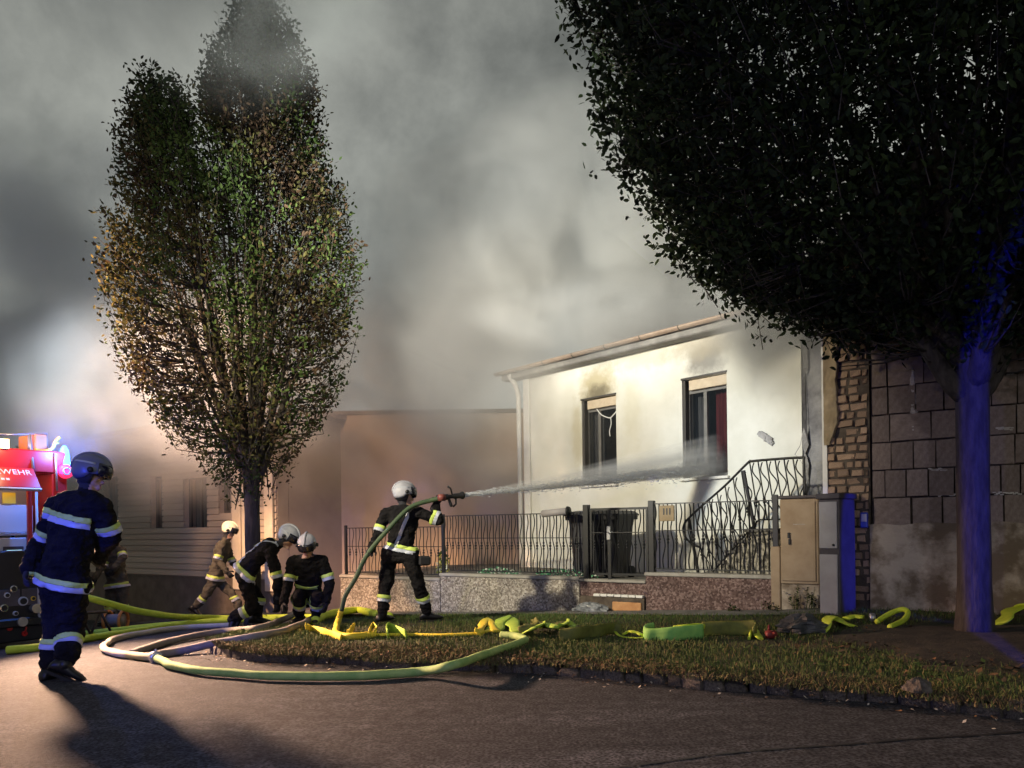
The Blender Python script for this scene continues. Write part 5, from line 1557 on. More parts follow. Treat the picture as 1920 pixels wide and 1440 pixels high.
        lm = mesh_np('leaf', LEAF, [[0, 1, 2, 3], [0, 3, 4, 5]], [mats[0]])
        variants = [lm]
        for m_ in mats[1:]:
            c_ = lm.copy(); c_.materials.clear(); c_.materials.append(m_); variants.append(c_)
        for i in pick:
            dd, ss, nn = Vector(d[i]), Vector(s[i]), Vector(n2[i]); l_ = float(L[i])
            M = Matrix(((dd.x * l_, ss.x * l_, nn.x * l_, pos[i][0]), (dd.y * l_, ss.y * l_, nn.y * l_, pos[i][1]), (dd.z * l_, ss.z * l_, nn.z * l_, pos[i][2]), (0, 0, 0, 1)))
            piece('leaf', variants[int(mi[i])], root, M)
    V = V[keep]; m2 = mi[keep]; b = np.arange(len(V)) * 6
    F = np.concatenate([np.stack([b, b + 1, b + 2, b + 3], 1), np.stack([b, b + 3, b + 4, b + 5], 1)])
    me = mesh_np('crown', V.reshape(-1, 3), F, mats, np.concatenate([m2, m2]))
    o = bpy.data.objects.new('crown', me); put(o, root); tag(o, kind='stuff')
    return root
def leafmat(name, c, c2):
    m = pbr(name, c, None, .75, spec=.15)
    t = m.node_tree; b = t.nodes['Principled BSDF']
    gm = t.nodes.new('ShaderNodeNewGeometry'); mx = t.nodes.new('ShaderNodeMix'); mx.data_type = 'RGBA'
    t.links.new(gm.outputs['Random Per Island'], mx.inputs[0]); mx.inputs[6].default_value = (*c, 1); mx.inputs[7].default_value = (*c2, 1)
    t.links.new(mx.outputs[2], b.inputs['Base Color'])
    b.inputs['Transmission Weight'].default_value = 0.0
    return m
M_lf1 = leafmat('leaf_green', (.024, .044, .010), (.046, .070, .016))
M_lf2 = leafmat('leaf_olive', (.036, .036, .011), (.066, .060, .018))
M_lf3 = leafmat('leaf_russet', (.032, .020, .012), (.060, .036, .018))
M_lf4 = leafmat('leaf_ochre', (.062, .056, .012), (.10, .080, .020))
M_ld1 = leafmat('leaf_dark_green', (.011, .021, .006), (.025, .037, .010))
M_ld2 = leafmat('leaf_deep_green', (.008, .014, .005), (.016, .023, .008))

# slim left tree
DT = 10.6; sT = 1400 / DT
tb = P(476, 1172, DT); tb.z = zf(tb.x, tb.y) + VL
def zpx(y): return P(476, y, DT).z
_lt = [(zpx(y), l / sT, r_ / sT) for y, l, r_ in ((905, 6, 6), (885, 60, 35), (850, 105, 85), (800, 160, 125), (750, 196, 158), (680, 232, 190), (600, 258, 205), (520, 268, 212), (450, 262, 212), (380, 236, 200), (300, 236, 165), (255, 232, 150), (-80, 10, 10))]
def iv_left(z):
    if z < zpx(235):
        l, r_ = interp_prof(_lt, z); return [((r_ - l) / 2, (r_ + l) / 2, (r_ + l) / 2 * .92)]
    out = []
    # main lobe
    tab = [(zpx(y), a / sT, b / sT) for y, a, b in ((235, -95, 148), (180, -90, 145), (130, -78, 132), (80, -55, 112), (30, -30, 88), (-20, -8, 62), (-60, 6, 30), (-75, 10, 14))]
    if z < zpx(-74):
        a, b = interp_prof(tab, z); out.append(((a + b) / 2, max((b - a) / 2, .03), max((b - a) / 2, .03)))
    for tb2 in ([(235, -240, -110), (190, -225, -118), (150, -205, -150), (115, -190, -172), (108, -186, -180)], [(235, -140, -92), (190, -152, -100), (150, -148, -122), (130, -143, -136)]):
        tb3 = [(zpx(y), a / sT, b / sT) for y, a, b in tb2]
        if z < tb3[-1][0]:
            a, b = interp_prof(tb3, z); out.append(((a + b) / 2, max((b - a) / 2, .03), max((b - a) / 2, .03)))
    return out or [(.1, .05, .05)]
def pick_left(pos, r):
    nz = np.array([noise.noise(Vector((p[0] * 1.1, p[1] * 1.1, p[2] * .8))) for p in pos[::1]])
    nz2 = np.array([noise.noise(Vector((p[0] * 2.1 + 9, p[1] * 2.1, p[2] * 1.6))) for p in pos])
    x = (pos[:, 0] - tb.x)
    q = nz + r.normal(0, .11, len(pos))
    out = np.where(q > .24, 2, np.where(q < -.10, 0, 1))
    out = np.where((x < -1.1) & (nz2 + r.normal(0, .3, len(pos)) > -.1) & (pos[:, 2] < zpx(380)), 3, out)
    out = np.where((x > .5) & (r.random(len(pos)) < .3), 2, out)
    return out
make_tree('slim_tree', 'slim upright tree with thin brown and green foliage and top fading into smoke', tb, zpx(880), .105, iv_left, zpx(-72), zpx(900), 40, 3500, 18, .066, [M_lf1, M_lf2, M_lf3, M_lf4], pick_left, 11, twig_len=(.3, .65), fill=.62, hollow=.78, bark=M_bark_slim, forks=[(.3, .5, 1.5, .5), (2.6, .5, 1.6, .6), (4.4, .35, 1.5, .4), (1.3, .3, 1.8, .5)])

# big dark tree on the right
DR = 7.2; sR = 1400 / DR
rb_ = P(1828, 1195, DR); rb_.z = zf(rb_.x, rb_.y) + VL - .02
def zr(y): return P(1828, y, DR).z
_rt = [(zr(y), r_ * (1.03 if y > 100 else 1.06) / sR) for y, r_ in ((612, 30), (594, 130), (574, 235), (552, 320), (512, 400), (460, 490), (400, 560), (330, 610), (250, 648), (180, 672), (60, 705), (-60, 730), (-250, 720), (-500, 600), (-700, 380), (-820, 60))]
def iv_right(z):
    r_, = interp_prof(_rt, z); return [(0.0, r_, r_ * .86)]
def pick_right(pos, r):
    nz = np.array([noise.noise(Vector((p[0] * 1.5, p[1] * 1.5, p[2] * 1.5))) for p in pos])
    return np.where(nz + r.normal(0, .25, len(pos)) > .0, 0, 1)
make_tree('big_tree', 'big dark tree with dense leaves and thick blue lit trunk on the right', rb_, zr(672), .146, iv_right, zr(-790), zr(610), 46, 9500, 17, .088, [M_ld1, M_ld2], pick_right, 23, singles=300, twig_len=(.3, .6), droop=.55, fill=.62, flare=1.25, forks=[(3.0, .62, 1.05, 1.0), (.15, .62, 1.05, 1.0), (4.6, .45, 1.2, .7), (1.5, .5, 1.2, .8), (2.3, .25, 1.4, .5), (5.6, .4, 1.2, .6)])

# ================================================================== hoses and gear on the ground
def hose(name, label, pts, rad, mat, n=8, cat='hose', group=None, parent=None):
    mb = MB(); S = spline(pts, n); m_ = len(S); sd = len(label) * 1.37
    S = [p + Vector((noise.noise(p * 2.6 + Vector((sd, 0, 0))), noise.noise(p * 2.6 + Vector((0, sd, 0))), 0)) * .030 * min(1, i / 5, (m_ - 1 - i) / 5) for i, p in enumerate(S)]
    mb.tube(S, [rad * (1 + .10 * noise.noise(p * 3.1 + Vector((0, 0, sd))) + .05 * noise.noise(p * 11.0)) for p in S], 14)
    return mb.obj(name, mat, parent, label, cat, group)
def GP(px, py, lift): return G(px, py, lift)
hr = .036
# bright hoses coming from the fire engine
sp0 = P(152, 1117, 9.6)
hose('fire_hose', 'lime fire hose hanging from the fire engine and running behind the kneeling man', [P(120, 1106, 9.9), sp0, P(200, 1130, 9.8), P(255, 1145, 10.2), P(320, 1155, 10.9), GP(400, 1158, .04), GP(470, 1158, .04), GP(560, 1156, .05), GP(600, 1156, .06)], .045, M_hose_lime)
hose('fire_hose', 'lower lime fire hose lying from the fire engine wheel towards the crouching men', [GP(14, 1219, .05), GP(80, 1212, .05), GP(150, 1199, .05), GP(240, 1185, .05), GP(330, 1172, .05), GP(430, 1163, .05), GP(520, 1160, .05)], .046, M_hose_lime)
hose('fire_hose', 'upper lime fire hose lying beside the lower one left of the kneeling man', [GP(146, 1189, .05), GP(200, 1183, .05), GP(280, 1174, .05), GP(360, 1167, .05), GP(440, 1160, .05), GP(500, 1157, .05)], .040, M_hose_lime)
# pale hose with coupling
cpos = GP(291, 1233, .045)
hose('supply_hose', 'pale hose looping from the kneeling man out onto the road', [GP(450, 1172, .1), GP(360, 1175, .045), GP(270, 1186, .045), GP(215, 1198, .045), GP(194, 1213, .045), GP(214, 1224, .045), GP(255, 1229, .045), cpos], .036, M_hose_pale)
cp = thing('hose_coupling', cpos, 'dull metal coupling joining the pale hose to the green hose on the road', 'coupling')
d = (GP(300, 1238, .045) - GP(284, 1231, .045)).normalized()
mb = MB(); mb.tube([cpos - d * .075, cpos - d * .07, cpos - d * .01, cpos - d * .005], [.046, .056, .056, .048], 16); mb.obj('collar', M_alu, cp)
mb = MB(); mb.tube([cpos + d * .0, cpos + d * .005, cpos + d * .06, cpos + d * .065], [.048, .060, .060, .046], 16)
for k in range(2):
    a = k * pi; mb.capsule(cpos + d * .03 + Vector((0, 0, .05)) * cos(a), cpos + d * .03 + Vector((0, 0, .075)) * cos(a), .014, .012, 8)
mb.obj('lug_ring', M_chrome, cp)
hose('green_hose', 'long green hose curving over the road edge from the coupling back onto the verge', [cpos + d * .05, GP(330, 1249, .045), GP(400, 1260, .045), GP(500, 1266, .045), GP(600, 1268, .045), GP(700, 1266, .045), GP(790, 1259, .05), GP(850, 1247, .14), GP(900, 1230, .14), GP(940, 1217, .135), GP(975, 1205, .135), GP(985, 1198, .135), GP(965, 1192, .14), GP(940, 1190, .14)], .036, M_hose_road)
hose('grey_hose', 'dark grey hose lying from the road to the crouching men, upper one', [GP(245, 1226, .03), GP(290, 1210, .04), GP(350, 1195, .045), GP(420, 1183, .06), GP(480, 1178, .13), GP(520, 1166, .14), GP(560, 1148, .2)], .04, M_hose_grey)
hose('grey_hose', 'dark grey hose lying along the tip of the verge, lower one', [GP(270, 1232, .03), GP(330, 1222, .04), GP(400, 1207, .09), GP(470, 1194, .14), GP(530, 1184, .14), GP(560, 1172, .14), GP(590, 1158, .16)], .04, M_hose_grey)
hose('fire_hose', 'bright lime hose arching on the grass between the crouching man and the hose man', [GP(590, 1164, .14), GP(612, 1154, .14), GP(640, 1147, .15), GP(672, 1144, .15), GP(700, 1150, .14), GP(730, 1156, .14)], .06, M_hose_lime)
# attack hose over the shoulder
noz = P(845, 931, 9.30); nd = (P(1330, 878, 11.6) - P(866, 927, 9.28)).normalized()
n0 = P(836, 932, 9.30)
hose('attack_hose', 'dark green attack hose running from the ground up over the shoulder of the hose man', [n0, P(808, 938, 9.32), P(776, 949, 9.28), P(752, 968, 9.22), P(728, 992, 9.20), P(700, 1024, 9.22), P(676, 1062, 9.2), P(655, 1105, 9.2), P(640, 1145, 9.18)], .029, M_hose_dark)
hose('attack_hose', 'yellow lower end of the attack hose reaching the grass', [P(640, 1145, 9.18), P(633, 1168, 9.14), GP(630, 1184, .13), GP(640, 1192, .125), GP(664, 1193, .125), GP(700, 1190, .125)], .036, M_hose_yellow)
nz = thing('hose_nozzle', n0, 'black nozzle with handles held up by the hose man', 'nozzle')
mb = MB(); q = lambda t: n0 + nd * t
mb.tube([q(-.02), q(.02), q(.04), q(.10), q(.12), q(.20), q(.22), q(.235), q(.25)], [.035, .038, .026, .026, .034, .034, .046, .050, .044], 14); mb.obj('barrel', M_black, nz)
mb = MB(); mb.capsule(q(.03), q(.05) + Vector((.02, 0, -.11)), .017, .020, 10); mb.obj('pistol_grip', M_black, nz)
mb = MB(); mb.tube([q(.09) + Vector((0, 0, .02)), q(.07) + Vector((0, 0, .10)), q(.03) + Vector((0, 0, .13))], [.011, .011, .015], 8); mb.tube([q(.14) + Vector((0, 0, -.02)), q(.13) + Vector((.01, 0, -.10)), q(.10) + Vector((.0, 0, -.13))], [.011, .012, .014], 8); mb.obj('bail_handle', M_black, nz)
mb = MB(); mb.tube([q(-.10), q(-.02)], [.042, .046], 12); mb.obj('coupling_ring', pbr('dull_red_metal', (.18, .05, .04), None, .5), nz)

# flat hose standing on its edge in folds
def ribbon(name, label, pts, mat, height=.075, thick=.012, lean=None, mat2=None):
    S = spline(pts, 7); mb = MB(); R = []
    for i, p in enumerate(S):
        t = (S[min(i + 1, len(S) - 1)] - S[max(i - 1, 0)]); t.z = 0; t = t.normalized() if t.length > 1e-6 else Vector((1, 0, 0))
        s_ = Vector((-t.y, t.x, 0)); ln = (lean or .25) * sin(i * .55)
        up = (Vector((0, 0, 1)) + s_ * ln).normalized(); out = up.cross(t).normalized()
        R.append([p + up * (height * .5 * cos(2 * pi * k / 10)) + out * (thick * (.5 + .5 * abs(cos(2 * pi * k / 10))) * sin(2 * pi * k / 10)) for k in range(10)])
    mb.loft(R); return mb.obj(name, mat, None, label, 'hose')
lf = VL + .045
ribbon('flat_hose', 'yellow flat hose end folded beside the crouching man', [GP(573, 1174, lf + .05), GP(584, 1178, lf), GP(600, 1182, lf), GP(618, 1187, lf), GP(640, 1195, lf - .01)], M_hose_yellow, .075)
def lay(name, label, pts, mat, w=.05): 
    mb = MB(); S = spline(pts, 7); mb.tube(S, w, 10, flat=.35); return mb.obj(name, mat, None, label, 'hose')
lay('flat_hose', 'yellow hose lying flat along the verge in front of the hose man', [GP(640, 1194, VL + .02), GP(690, 1191, VL + .02), GP(760, 1190, VL + .02), GP(830, 1191, VL + .02), GP(890, 1188, VL + .02), GP(920, 1182, VL + .03)], M_hose_yellow)
ribbon('flat_hose', 'yellow upright hose fold left of the boots of the hose man', [GP(655, 1186, lf), GP(664, 1174, lf + .03), GP(660, 1180, lf), GP(652, 1188, lf - .01)], M_hose_yellow, .08)
ribbon('flat_hose', 'yellow upright hose fold just below the left boot of the hose man', [GP(692, 1190, lf), GP(699, 1172, lf + .04), GP(705, 1180, lf + .02), GP(702, 1189, lf)], M_hose_yellow, .08)
ribbon('flat_hose', 'green and yellow hose fold leaning right of the left boot of the hose man', [GP(727, 1190, lf), GP(727, 1176, lf + .03), GP(740, 1182, lf), GP(762, 1190, lf)], M_hose_lime2, .12)
def peak(name, label, pts, mat, thick=.05):
    """a hose kinked up into a tent shaped fold"""
    mb = MB(); S = spline(pts, 6); R = []
    for i, p in enumerate(S):
        t = (S[min(i + 1, len(S) - 1)] - S[max(i - 1, 0)]).normalized(); s_ = Vector((.35, .94, 0)); s_ = (s_ - t * s_.dot(t)).normalized(); o_ = s_.cross(t)
        w = thick * (1 + .25 * sin(i * .9))
        R.append([p + s_ * (w * cos(2 * pi * k / 10)) + o_ * (.014 * sin(2 * pi * k / 10)) for k in range(10)])
    mb.loft(R); return mb.obj(name, mat, None, label, 'hose')
peak('hose_fold', 'tent shaped yellow hose fold on the verge, right of the hose man', [GP(896, 1188, VL + .03), GP(903, 1176, VL + .06), GP(911, 1160, VL + .03) , GP(921, 1172, VL + .05), GP(930, 1184, VL + .03)], M_hose_yellow)
peak('hose_fold', 'second tent shaped hose fold, yellow top and green side', [GP(926, 1182, VL + .03), GP(938, 1166, VL + .05), GP(950, 1157, VL + .04), GP(962, 1172, VL + .05), GP(976, 1186, VL + .03)], M_hose_lime2, .085)
peak('hose_fold', 'dark green hose folds heaped left of the long dark fold', [GP(982, 1188, VL + .04), GP(992, 1174, VL + .08), GP(1012, 1168, VL + .08), GP(1030, 1176, VL + .07), GP(1052, 1170, VL + .09), GP(1072, 1172, VL + .06), GP(1078, 1184, VL + .04)], M_hose_olive, .07)
ribbon('flat_hose', 'dark olive hose fold standing on edge, left of the bright green one', [GP(1048, 1192, lf + .01), GP(1080, 1188, lf + .03), GP(1120, 1183, lf + .03), GP(1150, 1178, lf + .03), GP(1165, 1184, lf)], M_hose_olive, .13)
lay('flat_hose', 'thin pale hose edge lying between the olive fold and the green fold', [GP(1150, 1180, VL + .05), GP(1162, 1192, VL + .02), GP(1185, 1196, VL + .02), GP(1210, 1195, VL + .02)], M_hose_lime, .018)
ribbon('flat_hose', 'thick bright green hose fold with a yellow bend on the verge below the gate', [GP(1225, 1180, lf + .02), GP(1212, 1184, lf + .01), GP(1211, 1191, lf + .0), GP(1230, 1192, lf), GP(1265, 1189, lf + .02), GP(1318, 1184, lf + .03)], M_hose_green, .15, .03, lean=.1)
ribbon('flat_hose', 'dark olive hose fold right of the bright green one', [GP(1316, 1180, lf + .03), GP(1350, 1178, lf + .04), GP(1390, 1178, lf + .04), GP(1416, 1177, lf + .05), GP(1412, 1188, lf)], M_hose_olive, .15, .02, lean=.1)
peak('hose_fold', 'small yellow hose tip left of the red coupling', [GP(1405, 1196, VL + .02), GP(1411, 1180, VL + .04), GP(1419, 1186, VL + .03), GP(1424, 1197, VL + .02)], M_hose_lime, .04)
M_dull_red = pbr('dull_red', (.16, .018, .015), None, .55)
rc = GP(1447, 1190, VL + .04)
rcp = thing('red_coupling', rc, 'small red hose coupling in the grass beside the grey bag', 'coupling')
mb = MB(); mb.tube([rc - Vector((.06, 0, 0)), rc - Vector((.05, 0, 0)), rc + Vector((.03, .01, 0)), rc + Vector((.05, .01, 0))], [.025, .042, .042, .028], 14); mb.obj('collar', M_dull_red, rcp)
mb = MB(); mb.capsule(rc + Vector((0, -.05, .02)), rc + Vector((0, -.085, .03)), .013, .011, 8); mb.capsule(rc + Vector((-.02, .02, .05)), rc + Vector((-.02, .02, .085)), .013, .011, 8); mb.obj('lug', M_dull_red, rcp)
bc = GP(1505, 1188, VL); 
mb = MB(); R = []
for j in range(11):
    t = j / 10; ring = []
    for i in range(20):
        a = 2 * pi * i / 20; rr = math.sqrt(max(1 - t * t, .02)) * (1 + .22 * sin(6 * a + 5 * t) + .35 * noise.noise(Vector((cos(a) * 3, sin(a) * 3, t * 6))))
        ring.append(bc + Vector((cos(a) * .23 * rr, sin(a) * .15 * rr, .02 + .16 * t * (1 + .2 * sin(3 * a)))))
    R.append(ring)
mb.loft(R, 0, False); mb.obj('crumpled_bag', pbr('dark_cloth', (.02, .022, .022), (.10, .10, .095), .7, 6, 6, .5, 20), None, 'crumpled dark grey bag lying on the verge right of the red coupling', 'bag')
peak('hose_fold', 'lime hose fold standing like a cone in front of the tall grey cabinet', [GP(1546, 1186, VL + .02), GP(1554, 1166, VL + .06), GP(1560, 1156, VL + .05), GP(1578, 1166, VL + .05), GP(1600, 1174, VL + .03)], M_hose_lime, .07)
lay('hose_end', 'short lime hose bend lying at the foot of the tall grey cabinet', [GP(1586, 1160, VL + .05), GP(1600, 1156, VL + .06), GP(1618, 1157, VL + .06)], M_hose_lime, .055)
q = GP(1630, 1158, VL + .05); q2 = GP(1641, 1158, VL + .05)
ec = thing('end_coupling', q, 'pale metal hose coupling on the grass right of the tall cabinet', 'coupling')
mb = MB(); mb.tube([q, q.lerp(q2, .2), q.lerp(q2, .7), q2], [.04, .05, .05, .042], 14); mb.obj('collar', M_alu, ec)
mb = MB(); mb.tube([q2, q2 + (q2 - q) * .35], [.036, .036], 14); mb.obj('gasket', M_black, ec)
hose('hose_loop', 'lime hose loop standing open in the grass by the block wall', [GP(1644, 1166, VL + .03), GP(1660, 1156, VL + .06), GP(1682, 1146, VL + .1), GP(1698, 1143, VL + .12), GP(1705, 1150, VL + .09), GP(1694, 1164, VL + .05), GP(1668, 1176, VL + .03)], .028, M_hose_lime)
peak('hose_fold', 'lime hose coil at the right picture edge behind the big trunk', [GP(1874, 1170, VL + .03), GP(1892, 1150, VL + .07), GP(1908, 1138, VL + .08), GP(1930, 1142, VL + .08), GP(1945, 1160, VL + .03)], M_hose_lime, .09)
peak('hose_fold', 'crumpled lime hose heap between the two tent shaped folds and the olive folds', [GP(985, 1186, VL + .03), GP(1000, 1178, VL + .12), GP(1022, 1170, VL + .10), GP(1044, 1176, VL + .12), GP(1062, 1168, VL + .10), GP(1076, 1172, VL + .06), GP(1070, 1180, VL + .05)], M_hose_lime2, .055)
peak('hose_fold', 'short lime yellow hose crease lying left of the bright green fold', [GP(1168, 1190, VL + .03), GP(1180, 1184, VL + .06), GP(1196, 1187, VL + .05), GP(1206, 1192, VL + .03)], M_hose_lime, .04)
ribbon('flat_hose', 'lime hose strip folded over behind the bright green fold', [GP(1262, 1178, lf + .06), GP(1285, 1175, lf + .08), GP(1312, 1173, lf + .08), GP(1322, 1176, lf + .05)], M_hose_lime, .05)
# kerb oddments
kp = GP(1722, 1296, VL + .02)
crumple('blue_lit_stone', kp, .085, .07, .09, M_kerb, 'rounded stone lying on the kerb below the big tree', 'stone', 8.0, (14, 7))
# weeds at the cabinet foot
def weeds(c, rx, n, h, label, seed):
    r = random.Random(seed); mb = MB()
    o = thing('weed', c, label, 'plant')
    for _ in range(n):
        p = c + FRX * r.uniform(-rx, rx) + FRN * r.uniform(-.05, .08); hh = h * r.uniform(.35, 1)
        tip = p + Vector((r.gauss(0, .06), r.gauss(0, .06), hh)); mb.tube([p, p.lerp(tip, .5) + Vector((r.gauss(0, .015), 0, 0)), tip], [.004, .003, .001], 4)
        for k in range(9):
            b = p.lerp(tip, r.uniform(.2, 1)); d_ = Vector((r.gauss(0, 1), r.gauss(0, 1), r.uniform(-.2, .8))).normalized(); s_ = d_.cross(Vector((0, 0, 1))).normalized(); L = r.uniform(.03, .06)
            mb.add([b, b + d_ * L * .5 + s_ * L * .3, b + d_ * L, b + d_ * L * .5 - s_ * L * .3], [(0, 1, 2, 3)], 1)
    mb.obj('foliage', [M_gr2, M_ld1], o)
for px, n, h, lab in ((1510, 16, .36, 'leafy weeds growing at the stone base of the beige cabinet'), (1440, 8, .14, 'low weeds at the foot of the narrow pier'), (1375, 7, .10, 'small weeds along the reddish fence wall'), (1545, 10, .26, 'weeds between the beige cabinet and the tall grey one')):
    c = fp(FEN, fence_t(px), -.16, 0); c.z = zf(c.x, c.y) + VL; weeds(c, .16, n, h, lab, px)
# small blue box fixed to the wall
wb = thing('wall_box', fp(BF, bu(1622), -.03, bz(1622, 975)), 'small blue box on the brick pier right of the tall cabinet', 'box')
mb = MB(); u_ = bu(1622); zz_ = bz(1622, 975); mb.box(BF, u_ - .04, u_ + .04, -.075, -.01, zz_ - .09, zz_ + .09, bev=.008); mb.obj('case', pbr('blue_plastic', (.03, .05, .30), None, .5), wb)
mb = MB(); mb.box(BF, u_ - .03, u_ + .03, -.083, -.076, zz_ - .02, zz_ + .07, bev=.003); mb.obj('cover', M_cab_front, wb)

# water jet: spray that widens and breaks up
def spray_mat(name, dens, scale, k, r0=None, r1=None):
    m = bpy.data.materials.new(name); m.use_nodes = True; t = m.node_tree; t.nodes.clear()
    out = t.nodes.new('ShaderNodeOutputMaterial'); vol = t.nodes.new('ShaderNodeVolumeScatter')
    vol.inputs['Color'].default_value = (.97, .98, 1, 1); vol.inputs['Anisotropy'].default_value = .15
    tc = t.nodes.new('ShaderNodeTexCoord'); mp = t.nodes.new('ShaderNodeMapping'); mp.inputs['Scale'].default_value = (scale * 7, scale * 7, scale * .4)
    n = t.nodes.new('ShaderNodeTexNoise'); n.inputs['Scale'].default_value = 1; n.inputs['Detail'].default_value = 3
    sx = t.nodes.new('ShaderNodeSeparateXYZ'); mr = t.nodes.new('ShaderNodeMapRange'); mr.inputs['From Min'].default_value = 0; mr.inputs['From Max'].default_value = 1
    mr.inputs['To Min'].default_value = dens; mr.inputs['To Max'].default_value = dens * k
    n2 = t.nodes.new('ShaderNodeMapRange'); n2.inputs['From Min'].default_value = .35; n2.inputs['From Max'].default_value = .65; n2.inputs['To Min'].default_value = .15; n2.inputs['To Max'].default_value = 1.6
    mu = t.nodes.new('ShaderNodeMath'); mu.operation = 'MULTIPLY'
    t.links.new(tc.outputs['Object'], mp.inputs[0]); t.links.new(mp.outputs[0], n.inputs['Vector']); t.links.new(tc.outputs['Object'], sx.inputs[0])
    t.links.new(sx.outputs['Z'], mr.inputs[0]); t.links.new(n.outputs[0], n2.inputs[0]); t.links.new(mr.outputs[0], mu.inputs[0]); t.links.new(n2.outputs[0], mu.inputs[1])
    
    if r0 is not None:
        pw = t.nodes.new('ShaderNodeMath'); pw.operation = 'POWER'; pw.inputs[1].default_value = 1.15; t.links.new(sx.outputs['Z'], pw.inputs[0])
        rr_ = t.nodes.new('ShaderNodeMath'); rr_.operation = 'MULTIPLY_ADD'; rr_.inputs[1].default_value = r1 - r0; rr_.inputs[2].default_value = r0; t.links.new(pw.outputs[0], rr_.inputs[0])
        cx = t.nodes.new('ShaderNodeCombineXYZ'); t.links.new(sx.outputs['X'], cx.inputs[0]); t.links.new(sx.outputs['Y'], cx.inputs[1])
        le = t.nodes.new('ShaderNodeVectorMath'); le.operation = 'LENGTH'; t.links.new(cx.outputs[0], le.inputs[0])
        dv = t.nodes.new('ShaderNodeMath'); dv.operation = 'DIVIDE'; t.links.new(le.outputs['Value'], dv.inputs[0]); t.links.new(rr_.outputs[0], dv.inputs[1]); rad_ = dv.outputs[0]
    else:
        le = t.nodes.new('ShaderNodeVectorMath'); le.operation = 'LENGTH'; t.links.new(tc.outputs['Object'], le.inputs[0]); rad_ = le.outputs['Value']
    fd = t.nodes.new('ShaderNodeMapRange'); fd.interpolation_type = 'SMOOTHSTEP'; fd.inputs['From Min'].default_value = 1; fd.inputs['From Max'].default_value = .1; fd.inputs['To Min'].default_value = 0; fd.inputs['To Max'].default_value = 1
    t.links.new(rad_, fd.inputs[0]); m3 = t.nodes.new('ShaderNodeMath'); m3.operation = 'MULTIPLY'; t.links.new(mu.outputs[0], m3.inputs[0]); t.links.new(fd.outputs[0], m3.inputs[1]); mu = m3
    t.links.new(mu.outputs[0], vol.inputs['Density']); t.links.new(vol.outputs[0], out.inputs['Volume'])
    return m
bm = bmesh.new(); bmesh.ops.create_icosphere(bm, subdivisions=2, radius=1.0); sm_me0 = bpy.data.meshes.new('splash'); bm.to_mesh(sm_me0); bm.free()
j0 = n0 + nd * .26; j1 = P(1330, 880, 11.75); ln_ = (j1 - j0).length
jet = thing('water_jet', j0, 'white water jet spraying from the nozzle to the right window', 'water jet')
def cone(name, r0, r1, target, mat, a_off=0):
    dirv = (target - j0); L = dirv.length; q = dirv.to_track_quat('Z', 'Y')
    mb = MB(); mb.tube([(0, 0, k / 16) for k in range(17)], [1.0 * (r0 + (r1 - r0) * (k / 16) ** 1.15) for k in range(17)], 16)
    me = mb.mesh(name, [mat]); o = bpy.data.objects.new(name, me); COL.objects.link(o); o.parent = jet
    o.matrix_parent_inverse = Matrix.Translation(jet.location).inverted(); o.matrix_basis = Matrix.LocRotScale(j0, q, Vector((1, 1, L)))
    return o
cone('jet_core', .024, .13, j1, spray_mat('water_spray', 110.0, 1.0, .12, .024, .13))
cone('spray_veil', .03, .30, P(1345, 862, 11.75), spray_mat('water_mist', 17.0, 1.0, .16, .03, .30))
cone('upper_veil', .02, .16, P(1345, 828, 11.75), spray_mat('water_mist_high', 11.0, 1.0, .18, .02, .16))
spm = spray_mat('water_splash', 2.2, .5, .8)
for (c_, s_) in ((j1 + Vector((.05, -.1, .02)), (.42, .24, .26)), (j1 + Vector((-.35, -.25, -.05)), (.5, .22, .16)), (j0.lerp(j1, .6) + Vector((0, 0, .10)), (.9, .2, .13))):
    me = sm_me0.copy(); me.materials.append(spm); o = bpy.data.objects.new('splash', me); COL.objects.link(o); o.parent = jet
    o.matrix_parent_inverse = Matrix.Translation(jet.location).inverted(); o.matrix_basis = Matrix.LocRotScale(c_, (j1 - j0).to_track_quat('X', 'Z'), Vector(s_))
r = random.Random(77); mb = MB()
for _ in range(2600):
    t = r.random() ** 1.2; c = j0.lerp(j1, t) + Vector((r.gauss(0, 1), r.gauss(0, 1), r.gauss(0, 1))) * (.012 + .075 * t); s_ = r.uniform(.003, .007)
    dv = nd * s_ * r.uniform(2, 7); mb.add([c - dv, c + Vector((0, 0, s_)), c + Vector((s_, s_, -s_ * .6)), c + Vector((-s_, -s_, -s_ * .6)), c + dv], [(0, 1, 2), (0, 2, 3), (0, 3, 1), (4, 2, 1), (4, 3, 2), (4, 1, 3)])
dm = bpy.data.materials.new('water_drop'); dm.use_nodes = True; pb2 = dm.node_tree.nodes['Principled BSDF']; pb2.inputs['Base Color'].default_value = (.9, .93, .95, 1); pb2.inputs['Roughness'].default_value = .25; pb2.inputs['Alpha'].default_value = .5
o = mb.obj('droplets', dm, jet); o["kind"] = "stuff"

